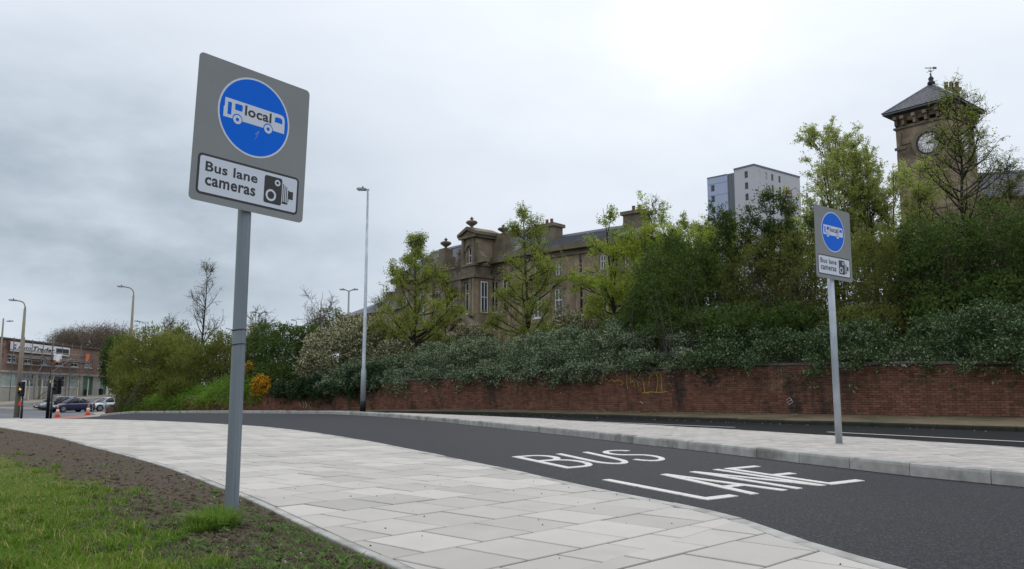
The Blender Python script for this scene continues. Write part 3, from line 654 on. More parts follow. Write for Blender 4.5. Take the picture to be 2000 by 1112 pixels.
lawn['kind'] = 'structure'; a = lawn.data.attributes.new('grass', 'FLOAT', 'POINT'); a.data.foreach_set('value', smooth(gr.ravel() * 3 + .3).astype(np.float32))
def blades(n, pts, hgt, wid, lean, m, name, seg2=True, seed=0, curl=.5):
    """grass blades: pts (n,3) feet"""
    rg = np.random.default_rng(seed); n = len(pts); az = rg.uniform(0, 6.283, n); h = hgt * rg.uniform(.5, 1.2, n); ln = lean * rg.uniform(.2, 1.5, n); w = wid * rg.uniform(.7, 1.3, n)
    dx, dy = np.cos(az), np.sin(az); sx, sy = -dy, dx
    b1 = pts - np.stack([sx, sy, 0 * sx], -1) * w[:, None] / 2; b2 = pts + np.stack([sx, sy, 0 * sx], -1) * w[:, None] / 2
    mid = pts + np.stack([dx * ln * h * .35, dy * ln * h * .35, h * .6], -1); m1 = mid - np.stack([sx, sy, 0 * sx], -1) * w[:, None] * .35; m2 = mid + np.stack([sx, sy, 0 * sx], -1) * w[:, None] * .35
    tip = pts + np.stack([dx * ln * h, dy * ln * h, h * (1 - curl * .3 * ln)], -1)
    V = np.stack([b1, b2, m2, m1, tip], 1).reshape(-1, 3); q = np.arange(n) * 5
    Fc = np.concatenate([np.stack([q, q + 1, q + 2], -1), np.stack([q, q + 2, q + 3], -1), np.stack([q + 3, q + 2, q + 4], -1)])
    return npmesh(name, V, Fc, m)
# random points of the lawn, denser near the camera
def lawn_pts(n, seed, dmin=0, dmax=22, pw=1.7):
    rg = np.random.default_rng(seed); u = rg.uniform(-40, 800, n * 3); v = 832 + 350 * rg.uniform(0, 1, n * 3) ** .8
    x_ = (u - 1000) / F; y_ = (556 - v) / F; dz = S + C * y_; t = (-CZ) / dz; X = x_ * t; Y = (C - S * y_) * t; d = soil_d(X, Y); return X, Y, d
X, Y, d = lawn_pts(70000, 3)
gsc = grassy(X, Y, d) + R.normal(0, .16, len(X)); k = (gsc > 0) & (fnoise(X * 3.3, Y * 3.3, 1, 4) + R.normal(0, .3, len(X)) > -.62) & (d > .05); X, Y, d = X[k], Y[k], d[k]
pts = np.stack([X, Y, lawn_h(X, Y, d) - .004], -1)
put(blades(0, pts, .030, .0048, 1.1, LM['lawn'], 'grass', seed=5), 'short lawn grass left of the paved footway', 'grass', kind='stuff')
X, Y, d = lawn_pts(26000, 8); k = (d > .03) & (grassy(X, Y, d) < .1) & (fnoise(X * 2.2, Y * 2.2, 1, 3) + R.normal(0, .35, len(X)) > .28); X, Y, d = X[k][:6000], Y[k][:6000], d[k][:6000]
put(blades(0, np.stack([X, Y, lawn_h(X, Y, d) - .003], -1), .04, .005, 1.1, LM['weed'], 'sparse_grass', seed=6), 'sparse young grass blades sprouting on the bare soil strip', 'grass', kind='stuff')
def leafquads(P, D, Sd, L_, W_, cup=0):
    """rhombic leaves: base P, direction D, side Sd"""
    L_ = L_[:, None]; W_ = W_[:, None]
    return np.stack([P, P + D * L_ * .45 + Sd * W_ / 2, P + D * L_, P + D * L_ * .45 - Sd * W_ / 2], 1).reshape(-1, 3)
def unit(a): return a / np.maximum(1e-9, np.linalg.norm(a, axis=-1))[..., None]
# broad weeds on the soil
X, Y, d = lawn_pts(1300, 12); k = (d > .06) & (grassy(X, Y, d) < .5) & (fnoise(X * 1.7, Y * 1.7, 1, 2) > -.25); X, Y, d = X[k][:620], Y[k][:620], d[k][:620]
nl = 7; az = R.uniform(0, 6.28, len(X))[:, None] + np.arange(nl)[None, :] * 6.28 / nl + R.normal(0, .3, (len(X), nl)); el = R.uniform(.1, .9, az.shape)
D = np.stack([np.cos(az) * np.cos(el), np.sin(az) * np.cos(el), np.sin(el)], -1).reshape(-1, 3); Sd = np.stack([-np.sin(az), np.cos(az), 0 * az], -1).reshape(-1, 3)
P0 = np.repeat(np.stack([X, Y, lawn_h(X, Y, d)], -1), nl, 0) + D * .004; sz = np.repeat(R.uniform(.018, .055, len(X)), nl) * R.uniform(.6, 1.1, len(P0))
Vv = leafquads(P0, D, Sd, sz, sz * .55); put(npmesh('weeds', Vv, np.arange(len(Vv)).reshape(-1, 4), LM['weed']), 'small broad leaved weeds scattered over the bare soil', 'weeds', kind='stuff')
# tufts
def tuft(u, v, r, n, h, label, seed):
    g0 = G(u, v); rg = np.random.default_rng(seed); a = rg.uniform(0, 6.28, n); rr = r * rg.uniform(0, 1, n) ** .6; x = g0[0] + np.cos(a) * rr; y = g0[1] + np.sin(a) * rr; dd_ = soil_d(x, y)
    o = blades(0, np.stack([x, y, lawn_h(x, y, dd_) - .01], -1), h, .0065, 1.05, LM['grassb'], 'grass_tuft', seed=seed, curl=1.0); put(o, label, 'grass', group='long grass tufts on the soil strip')
tuft(420, 1036, .12, 620, .15, 'long bright green grass tuft at the foot of the left sign pole', 21)
tuft(384, 1046, .08, 260, .12, 'smaller sprawling grass tuft just left of the tuft at the pole foot', 24)
tuft(270, 1085, .11, 320, .07, 'low grass tuft at the lawn edge near the bottom of the picture', 22)
tuft(330, 1065, .08, 240, .08, 'small grass tuft between the lawn edge and the pole tuft', 23)
X, Y, d = lawn_pts(900, 71); k = (d > .15) & (np.abs(grassy(X, Y, d) - .1) < .45); X, Y, d = X[k][:110], Y[k][:110], d[k][:110]; q = R.normal(0, 1, (len(X), 60, 2)) * R.uniform(.02, .06, (len(X), 1, 1)); X = (X[:, None] + q[..., 0]).ravel(); Y = (Y[:, None] + q[..., 1]).ravel(); d = soil_d(X, Y); k = d > .02; X, Y, d = X[k], Y[k], d[k]
put(blades(0, np.stack([X, Y, lawn_h(X, Y, d) - .005], -1), .075, .006, .8, LM['lawn'], 'rough_grass', seed=72), 'clumps of rougher grass along the ragged lawn edge', 'grass', kind='stuff')
# clods and pebbles on the soil
def clods(n, seed, size, m, name, label, cat, cond):
    X, Y, d = lawn_pts(n, seed); k = cond(X, Y, d); X, Y, d = X[k][:n], Y[k][:n], d[k][:n]; n = len(X); rg = np.random.default_rng(seed)
    base = np.array([[1, 0, 0], [-1, 0, 0], [0, 1, 0], [0, -1, 0], [0, 0, .8], [0, 0, -.8]], float); fc = np.array([[0, 2, 4], [2, 1, 4], [1, 3, 4], [3, 0, 4], [2, 0, 5], [1, 2, 5], [3, 1, 5], [0, 3, 5]])
    V = base[None] * (size * rg.lognormal(0, .45, (n, 1, 1))) * rg.uniform(.6, 1.4, (n, 6, 1)) + np.stack([X, Y, lawn_h(X, Y, d)], -1)[:, None]; Fc = (fc[None] + (np.arange(n) * 6)[:, None, None]).reshape(-1, 3)
    put(npmesh(name, V.reshape(-1, 3), Fc, m, None, True), label, cat, kind='stuff')
clods(7000, 31, .011, MT['soil'], 'soil_clods', 'small crumbs of brown soil beside the footway edging', 'soil', lambda x, y, d: (d > .03) & (grassy(x, y, d) < .15))
clods(160, 33, .008, MT['stonebit'], 'pebbles', 'pale pebbles lying on the bare soil', 'pebbles', lambda x, y, d: (d > .03) & (grassy(x, y, d) < .15))
# ---------------------------------------------------------------- bus lane signs
def text(body, x0, x1, y0, y1, name, m, parent, T, z, offset=.0, bold=True, shear=0, label=None):
    """lettering: every character is a mesh of its own"""
    if name == 'numeral' or len(body) == 1: return text1(body, x0, x1, y0, y1, name, m, parent, T, z, offset, bold, shear, label)
    cu = bpy.data.curves.new(name, 'FONT'); cu.body = body; cu.size = 1; cu.offset = offset; cu.resolution_u = 4; cu.shear = shear; cu.space_character = 1.06
    o = bpy.data.objects.new(name, cu); COL.objects.link(o); bpy.context.view_layer.update()
    me = bpy.data.meshes.new_from_object(o.evaluated_get(bpy.context.evaluated_depsgraph_get())); bpy.data.objects.remove(o); bpy.data.curves.remove(cu)
    V = np.array([v.co for v in me.vertices]); a, b = V[:, :2].min(0), V[:, :2].max(0); n = len(V)
    V[:, 0] = x0 + (V[:, 0] - a[0]) / (b[0] - a[0]) * (x1 - x0); V[:, 1] = y0 + (V[:, 1] - a[1]) / (b[1] - a[1]) * (y1 - y0)
    root = list(range(n))
    def find(i):
        while root[i] != i: root[i] = root[root[i]]; i = root[i]
        return i
    for p in me.polygons:
        vs = list(p.vertices)
        for q in vs[1:]: root[find(q)] = find(vs[0])
    isl_ = {}
    for p in me.polygons: isl_.setdefault(find(p.vertices[0]), []).append([q for q in p.vertices])
    for fs in isl_.values():
        ids = sorted({q for f in fs for q in f}); ix = {q: i for i, q in enumerate(ids)}
        mb = MB(); mb.add([T(V[q, 0], V[q, 1], z) for q in ids], [tuple(ix[q] for q in f) for f in fs]); mb.build('letter' if name == 'lettering' else name, m, parent)
def text1(body, x0, x1, y0, y1, name, m, parent, T, z, offset=.0, bold=True, shear=0, label=None):
    """flat lettering fitted to a box; T maps local (x,y,z) to world"""
    cu = bpy.data.curves.new(name, 'FONT'); cu.body = body; cu.size = 1; cu.offset = offset; cu.resolution_u = 4; cu.shear = shear; cu.space_character = 1.06
    o = bpy.data.objects.new(name, cu); COL.objects.link(o); bpy.context.view_layer.update()
    me = bpy.data.meshes.new_from_object(o.evaluated_get(bpy.context.evaluated_depsgraph_get())); bpy.data.objects.remove(o); bpy.data.curves.remove(cu)
    V = np.array([v.co for v in me.vertices]); a, b = V[:, :2].min(0), V[:, :2].max(0)
    V[:, 0] = x0 + (V[:, 0] - a[0]) / (b[0] - a[0]) * (x1 - x0); V[:, 1] = y0 + (V[:, 1] - a[1]) / (b[1] - a[1]) * (y1 - y0)
    W = [Vector(T(v[0], v[1], z)) for v in V]; inv = MW[parent.name].inverted() if parent else Matrix.Identity(4)
    for v, w in zip(me.vertices, W): v.co = inv @ w
    me.materials.clear(); ob = link(name, me, m, parent)
    if label: ob['label'] = label
    return ob
def rrect(x0, x1, y0, y1, r, n=5):
    P = []
    for cx, cy, a in ((x1 - r, y1 - r, 0), (x0 + r, y1 - r, 90), (x0 + r, y0 + r, 180), (x1 - r, y0 + r, 270)):
        P += [(cx + r * math.cos(math.radians(a + 90 * k / n)), cy + r * math.sin(math.radians(a + 90 * k / n))) for k in range(n + 1)]
    return P
def plate(P, T, z0, z1, name, m, parent, label=None):
    n = len(P); V = [T(x, y, z0) for x, y in P] + [T(x, y, z1) for x, y in P]
    return MB().add(V, [tuple(range(n - 1, -1, -1)), tuple(range(n, 2 * n))] + [(i, (i + 1) % n, n + (i + 1) % n, n + i) for i in range(n)]).build(name, m, parent, label=label)
def circ(cx, cy, r, n=48): return [(cx + r * math.cos(2 * math.pi * k / n), cy + r * math.sin(2 * math.pi * k / n)) for k in range(n)]
def ring(cx, cy, r0, r1, T, z, name, m, parent, n=40):
    V = [T(x, y, z) for x, y in circ(cx, cy, r0, n)] + [T(x, y, z) for x, y in circ(cx, cy, r1, n)]
    return MB().add(V, [(i, (i + 1) % n, n + (i + 1) % n, n + i) for i in range(n)]).build(name, m, parent)
def bus_sign(base, phi, zc, W, H, K, roll, label, pole_m, fluted, ties, pole_r=.051):
    t = empty('bus_lane_sign', base, label, 'road sign', 'bus lane camera signs on poles')
    bx, by, bz = base; ztop = zc + H / 2 - .12
    if fluted:
        mb = MB(); n = 40; V = []; zs = [bz - .3, ztop]
        for z in zs:
            for k in range(n):
                a = 2 * math.pi * k / n; r = pole_r * (1 - (.075 if k % 10 in (3, 4) else 0)); V.append((bx + r * math.cos(a), by + r * math.sin(a), z))
        mb.add(V, [tuple(range(n, 2 * n))] + [(k, (k + 1) % n, n + (k + 1) % n, n + k) for k in range(n)]); mb.build('pole', pole_m, t)
    else:
        MB().tube([(bx, by, bz - .3), (bx, by, ztop)], pole_r, 24).build('pole', pole_m, t, True)
        MB().lathe((bx, by, bz), [(pole_r + .012, 0), (pole_r + .012, .004), (pole_r, .012)], 24).build('base_collar', MT['kerb'], t, label='dirty mortar ring')
    dx, dy = math.cos(phi), math.sin(phi); nx, ny = math.sin(phi), -math.cos(phi)
    ox, oy = bx + nx * (pole_r + .03) - dx * W * K / 2, by + ny * (pole_r + .03) - dy * W * K / 2
    cr_, sr_ = math.cos(math.radians(roll)), math.sin(math.radians(roll))
    def T(x, y, z):
        a, b = (x - W / 2) * K, (y - H / 2) * K; a, b = a * cr_ - b * sr_, a * sr_ + b * cr_; a += W * K / 2
        return (ox + dx * a + nx * z, oy + dy * a + ny * z, zc + b)
    plate(rrect(0, W, 0, H, .035), T, -.003, .001, 'sign_panel', MT['signgrey'], t)
    plate(rrect(.01, W - .01, .01, H - .01, .03), T, -.006, -.0035, 'back_panel', MT['signback'], t)
    for y in (.2, H - .22):
        mb = MB(); mb.add([T(x, yy, z) for yy in (y - .02, y + .02) for x, z in ((.06, -.03), (W - .06, -.03), (W - .06, -.0065), (.06, -.0065))], [(0, 1, 2, 3), (7, 6, 5, 4), (0, 4, 5, 1), (1, 5, 6, 2), (2, 6, 7, 3), (3, 7, 4, 0)]); mb.build('mounting_rail', MT['signback'], t)
    cx, cy = W / 2 - .002, .727
    for q_, (sx0, sy0, sx1, sy1, sw) in enumerate(((.49, .60, .52, .635, .006), (.515, .625, .50, .585, .004), (.485, .56, .505, .59, .003))):
        if fluted: sl = math.hypot(sx1 - sx0, sy1 - sy0); ux, uy = (sx1 - sx0) / sl, (sy1 - sy0) / sl; plate([(sx0 - uy * sw / 2, sy0 + ux * sw / 2), (sx0 + uy * sw / 2, sy0 - ux * sw / 2), (sx1 + uy * sw / 3, sy1 - ux * sw / 3), (sx1 - uy * sw / 3, sy1 + ux * sw / 3)], T, .0031, .0034 + q_ * .0002, 'scuff_mark', MT['scuff'], t)
    plate(circ(cx, cy, .307, 64), T, .0012, .002, 'disc_border', MT['white'], t); d = plate(circ(cx, cy, .293, 64), T, .0022, .003, 'blue_disc', MT['blue'], t)
    bus = [(.222, .816), (.69, .816), (.715, .813), (.731, .80), (.738, .765), (.738, .672), (.215, .668), (.215, .742), (.222, .75)]
    b = plate(bus, T, .0032, .0036, 'bus_symbol', MT['white'], t)
    for P in (rrect(.247, .278, .693, .789, .004), rrect(.306, .368, .742, .792, .008), [(.649, .745), (.718, .745), (.716, .775), (.704, .788), (.66, .788), (.649, .78)]): plate(P, T, .0038, .0041, 'bus_window', MT['blue'], b)
    for wx_ in (.331, .594):
        plate(circ(wx_, .675, .041, 28), T, .0042, .0044, 'wheel_arch', MT['blue'], b); plate(circ(wx_, .672, .035, 28), T, .0046, .0048, 'wheel', MT['white'], b); plate(circ(wx_, .672, .014, 16), T, .005, .0052, 'wheel_hub', MT['blue'], b)
    text('local', .389, .618, .722, .802, 'lettering', MT['black'], b, T, .0042, .028)
    pb = plate(rrect(.047, .902, .052, .352, .034), T, .0012, .002, 'plate_border', MT['black'], t); plate(rrect(.064, .885, .069, .335, .02), T, .0022, .003, 'plate_face', MT['white'], t)
    text('Bus lane', .108, .533, .226, .300, 'lettering', MT['black'], pb, T, .0036, .026); text('cameras', .112, .521, .122, .185, 'lettering', MT['black'], pb, T, .0036, .026)
    cs = plate(rrect(.593, .75, .098, .312, .018), T, .0032, .0038, 'camera_symbol', MT['black'], t)
    ring(.655, .163, .030, .046, T, .0043, 'lens_ring', MT['white'], cs); ring(.708, .270, .012, .025, T, .0043, 'lens_ring', MT['white'], cs, 24)
    plate([(.700, .272), (.712, .262), (.716, .27), (.708, .283)], T, .0044, .0046, 'lens_star', MT['black'], cs)
    for P in ([(.758, .125), (.765, .125), (.765, .275), (.758, .275)], [(.774, .125), (.781, .125), (.781, .265), (.774, .265)], [(.79, .14), (.797, .14), (.797, .255), (.79, .255)], [(.757, .118), (.806, .118), (.806, .135), (.757, .135)], [(.806, .14), (.813, .14), (.813, .235), (.806, .235)], [(.814, .165), (.853, .165), (.853, .228), (.814, .228)]): plate(P, T, .0032, .0038, 'lens_fin', MT['black'], cs)
    for z in ties:
        MB().tube([(bx + (pole_r + .003) * math.cos(a), by + (pole_r + .003) * math.sin(a), z + .006 * math.sin(a * 1.3)) for a in np.linspace(0, 2 * math.pi, 25)], .0042, 5).build('cable_tie', MT['zip'], t)
        a = 3.6; MB().tube([(bx + pole_r * math.cos(a), by + pole_r * math.sin(a), z), (bx + (pole_r + .05) * math.cos(a), by + (pole_r + .05) * math.sin(a), z + .01)], .003, 4).build('tie_end', MT['zip'], t)
    return t
p1 = G(452, 996)
zt = at(465, 645, p1[1])[2]
bus_sign((p1[0], p1[1], .0), math.radians(50), at(486, 278, 6.32)[2], .956, 1.093, 1.05, -1.5, 'grey bus lane camera sign on the darker fluted pole, beside the lawn', MT['greypole'], True, (at(465, 645, p1[1])[2], at(463, 673, p1[1])[2]))
p2 = G(1639, 867, .122)
bus_sign((p2[0], p2[1], .122), math.radians(37), at(1628, 481, 12.75)[2], .956, 1.093, 1.03, -.9, 'grey bus lane camera sign on the pale galvanised pole in the traffic island', MT['galv'], False, ())
# ---------------------------------------------------------------- lamps and posts
def lamp(u0, v0, v1, Y, name, label, r0, r1, mat_, arm=None, head=.7, group='street lamps along the roads', base_black=False, step=None, twin=False):
    p = at(u0, v0, Y); top = at(u0, v1, Y)[2]; t = empty(name, tuple(p), label, 'street lamp', group)
    z0 = min(p[2], float(Hg(p[0], p[1])) + (.1 if Y < 45 else 0)) if Y > 65 else p[2]; p[2] = z0; H = top - z0
    if step: pts = [(r0, 0), (r0, step), (r0 * .72, step + .12), (r1, H)]
    else: pts = [(r0, 0), (r1, H)]
    mb = MB().lathe(tuple(p), pts, 12); mb.build('column', mat_, t, True)
    if base_black: MB().lathe(tuple(p), [(r0 * 1.08, -.1), (r0 * 1.08, .42), (r0 * .95, .46)], 12).build('base_band', MT['darkmetal'], t, True)
    x, y, z = p[0], p[1], top
    def hd(x, y, z, sgn, L=head):
        mb = MB(); w = .13; mb.add([(x, y - w, z - .03), (x + sgn * L, y - w * .7, z + .02), (x + sgn * L, y + w * .7, z + .02), (x, y + w, z - .03), (x, y - w, z + .06), (x + sgn * L * .9, y - w * .6, z + .1), (x + sgn * L * .9, y + w * .6, z + .1), (x, y + w, z + .07)],
               [(0, 1, 2, 3), (7, 6, 5, 4), (0, 4, 5, 1), (1, 5, 6, 2), (2, 6, 7, 3), (3, 7, 4, 0)]); h = mb.build('lamp_head', MT['alu'], t)
        MB().lathe((x + sgn * L * .35, y, z + .08), [(.04, 0), (.04, .07), (.02, .09)], 8).build('photocell', MT['darkmetal'], h)
        MB().box(*sorted((x + sgn * L * .15, x + sgn * L * .85)), y - w * .5, y + w * .5, z - .045, z - .02).build('lens', MT['lampw'], h)
    if twin:
        MB().tube([(x - twin, y, z + .08), (x, y, z - .05), (x + twin, y, z + .08)], .05, 6).build('arm', mat_, t); hd(x - twin, y, z + .08, -1); hd(x + twin, y, z + .08, 1)
    elif arm:
        pts = [(x, y, z - .1), (x, y, z + arm * .25), (x - arm * .15, y, z + arm * .6), (x - arm * .5, y, z + arm * .8), (x - arm, y, z + arm * .88)]
        MB().tube([tuple(q) for q in catmull(pts, .15)], [r1] + [.045] * (len(catmull(pts, .15)) - 1), 8).build('arm', mat_, t, True); hd(x - arm, y, z + arm * .88, -1)
    else:
        MB().tube([(x + .06, y, z), (x - .12, y, z + .02)], .045, 6).build('arm', mat_, t); hd(x - .1, y, z, -1, head)
    return t
lamp(708.5, 802, 371, 38.6, 'street_lamp', 'tall slim galvanised street lamp with flat head standing in front of the brick wall', .125, .055, MT['galv'], head=.45, base_black=True, step=1.85)
lamp(32, 816, 604, 62, 'street_lamp', 'tan tapered street lamp in front of the scaffolded shop, left of the signals', .20, .09, MT['tanpole'], arm=.75, head=.55)
lamp(247, 800, 578, 67, 'street_lamp', 'tan tapered street lamp rising out of the willow bushes', .19, .08, MT['tanpole'], arm=.85, head=.55)
lamp(281, 700, 640, 95, 'street_lamp', 'small distant street lamp just right of the lamp rising from the bushes', .12, .07, MT['alu'], arm=.8, head=.6)
lamp(-7, 790, 622, 92, 'street_lamp', 'street lamp whose head just shows at the left edge of the picture', .16, .08, MT['tanpole'], arm=-.4, head=-.8)
lamp(679, 660, 568, 76, 'street_lamp', 'distant twin-headed street lamp near the low stone wing, behind the cream bush', .13, .08, MT['alu'], twin=.35, head=.55)
lamp(503, 690, 612, 90, 'street_lamp', 'distant twin-headed street lamp above the dark evergreen bush', .13, .08, MT['alu'], twin=.35, head=.6)
lamp(577, 690, 630, 100, 'street_lamp', 'tiny distant street lamp behind the right end of the dark evergreen bush', .10, .07, MT['alu'], arm=.3, head=.4)
def hpt(u, Y): X = (u - 1000) / F * Y / 1.009; return X, float(Hg(X, Y))
def signal(u, Y, vtop, vbot, back, label, dx=0):
    x, z = hpt(u, Y); t = empty('traffic_signal', (x, Y, z), label, 'traffic light', 'traffic signals at the junction')
    zt_, zb = at(u, vtop, Y)[2], at(u, vbot, Y)[2]; hx = x + dx
    MB().lathe((x, Y, z - .1), [(.085, 0), (.085, 1.1), (.065, 1.12), (.065, (zt_ + zb) / 2 - z)], 12).build('pole', MT['darkmetal'], t, True)
    w = .15; bw = .29
    MB().box(hx - bw, hx + bw, Y - .02, Y + .0, zb - .06, zt_ + .06).build('backing_board', MT['bannerw'] if not back else MT['darkmetal'], t, label=None)
    if not back: MB().box(hx - bw + .07, hx + bw - .07, Y - .03, Y - .021, zb + .02, zt_ - .02).build('board_face', MT['darkmetal'], t)
    hb = MB().box(hx - w, hx + w, Y - .24, Y - .031, zb + .06, zt_ - .05).build('signal_head', MT['darkmetal'], t, bevel=.02)
    hh = (zt_ - zb - .2) / 3
    for k in range(3):
        zc = zb + .1 + hh * (k + .5)
        MB().tube([(hx, Y - .24, zc), (hx, Y - .25, zc)], .095, 16).build('lens', MT['amber'] if (k == 1 and not back) else MT['darkmetal'], hb)
        mb = MB(); n = 10; V = []
        for yy in (Y - .245, Y - .4):
            for j in range(n + 1): a = math.pi * j / n; V.append((hx + .115 * math.cos(a), yy, zc + .115 * math.sin(a)))
        mb.add(V, [(j, j + 1, n + 2 + j, n + 1 + j) for j in range(n)]); mb.build('visor', MT['darkmetal'], hb)
    MB().box(hx - .09, hx + .09, Y - .16, Y, z + 1.02, z + 1.3).build('push_button_box', MT['darkmetal'] if back else MT['redlamp'], t)
    return t
signal(45, 62, 745, 775, False, 'black traffic signal with white edged board and amber light, beside the tan lamp post', dx=-.1)
signal(102, 60, 739, 769, True, 'black traffic signal seen from behind, in front of the dark blue car', dx=.35)
x, z = hpt(95.5, 58); MB().lathe((x, 58, z - .1), [(.11, 0), (.11, 2.6), (.09, 2.64)], 12).build('post', MT['darkmetal'], None, True); put(bpy.data.objects['post'], 'plain black post just left of the signal seen from behind', 'post')
def roadpost(u, Y, v, r, m, name, label, cat):
    x, z = hpt(u, Y); t = empty(name, (x, Y, z), label, cat); zt_ = at(u, v, Y)[2]; MB().tube([(x, Y, z - .05), (x, Y, zt_)], r, 8).build('pole', m, t); return t, x, z, zt_
t, x, z, zt_ = roadpost(232, 76, 728, .045, MT['alu'], 'small_sign', 'small round sign on a thin grey post beside the parked silver car', 'road sign'); MB().tube([(x, 75.9, zt_ - .35), (x, 75.93, zt_ - .35)], .36, 24).build('sign_disc', MT['glassg'], t); MB().box(x - .1, x + .55, 75.88, 75.94, zt_ - 2.5, zt_ - 2.1).build('sign_plate', MT['logoblue'], t)
roadpost(239.5, 56.5, 730, .06, MT['darkmetal'], 'post', 'dark thin post at the left end of the brick wall', 'post')
roadpost(208, 80, 787, .05, MT['alu'], 'bollard', 'short grey bollard in front of the white hatchback', 'bollard')
t, x, z, zt_ = roadpost(183, 80, 790, .03, MT['alu'], 'guard_rail', 'low metal hoop rail between the orange cone and the white hatchback', 'railing')
MB().tube([(x, 80, zt_), (x - .35, 80, zt_ - .02), (x - .4, 80, z)], .03, 6).build('rail', MT['alu'], t); MB().tube([(x, 80, z + .35), (x - .38, 80, z + .35)], .025, 6).build('rail', MT['alu'], t)
def cone(u, Y, label):
    x, z = hpt(u, Y); t = empty('traffic_cone', (x, Y, z), label, 'traffic cone', 'orange traffic cones by the junction')
    MB().box(x - .26, x + .26, Y - .26, Y + .26, z, z + .05).build('base', MT['cone'], t); MB().lathe((x, Y, z + .05), [(.2, 0), (.14, .35)], 14).build('cone_body', MT['cone'], t, True)
    MB().lathe((x, Y, z + .05), [(.145, .35), (.095, .6)], 14).build('reflective_sleeve', MT['bannerw'], t, True); MB().lathe((x, Y, z + .65), [(.09, 0), (.03, .3), (.0, .31)], 14).build('cone_tip', MT['cone'], t, True)
cone(115, 70, 'orange and white traffic cone in front of the dark blue car bonnet'); cone(174, 73, 'orange and white traffic cone between the dark blue car and the white hatchback')
# pavings by the junction
def patch(pts, h, m, name):
    P = [G(u, v, h) for u, v in pts]; n = len(P); mb = MB(); V = [(p[0], p[1], float(Hg(p[0], p[1]))) for p in P]
    return P
def ground_patch(uy, m, name, dz=.0):
    P = [((u - 1000) / F * Y / 1.009, Y) for u, Y in uy]; cx = sum(p[0] for p in P) / len(P); cy = sum(p[1] for p in P) / len(P); V = [(p[0], p[1], float(Hg(*p)) + dz) for p in P]; V.append((cx, cy, float(Hg(cx, cy)) + dz)); n = len(P)
    V2 = []
    mb = MB(); mb.add(V, [(i, (i + 1) % n, n) for i in range(n)]); o = mb.build(name, m); o['kind'] = 'structure'
ground_patch([(95, 63), (150, 64), (190, 73), (165, 75), (128, 70)], MT['redpave'], 'tactile_paving', .02)
ground_patch([(150, 63.5), (262, 60), (245, 70), (215, 86), (180, 80), (190, 73)], MT['kick'], 'corner_pavement', .03)
def ext_strip(path, w, z, m, name, zf=None, step=1.5):
    """a raised kerbed strip: path in world xy"""
    p = Path(path, 1.0); V = []; Fc = []; n = int(p.L / step)
    for i in range(n + 1):
        q = p(p.L * i / n)[:2]; t = p.tan(p.L * i / n); nr = np.array([t[1], -t[0]])
        for o_, zz in ((0, -.1), (0, z), (w, z), (w, -.1)): a = q + nr * o_; V.append((a[0], a[1], float(Hg(a[0], a[1])) + zz))
    for i in range(n):
        for j in range(3): a = i * 4 + j; Fc.append((a, a + 1, a + 5, a + 4))
    o = npmesh(name, V, Fc, m); o['kind'] = 'structure'; return o
ext_strip([(-70, 62), (-57, 78), (-51.3, 90), (-49.5, 105), (-49.8, 135)], -1.0, .14, MT['kick'], 'central_reservation')
FB = Fr((-59.2, 94), (-.045, 1)); FB.n = np.array([1, .045]) / np.hypot(1, .045)
pf = FB.P(-45, 3.6, 0); pe = FB.P(45, 3.6, 0); pm = FB.P(0, 3.6, 0)
ext_strip([pe[:2], pm[:2], pf[:2]], 6.0, .13, MT['kick'], 'shop_pavement')
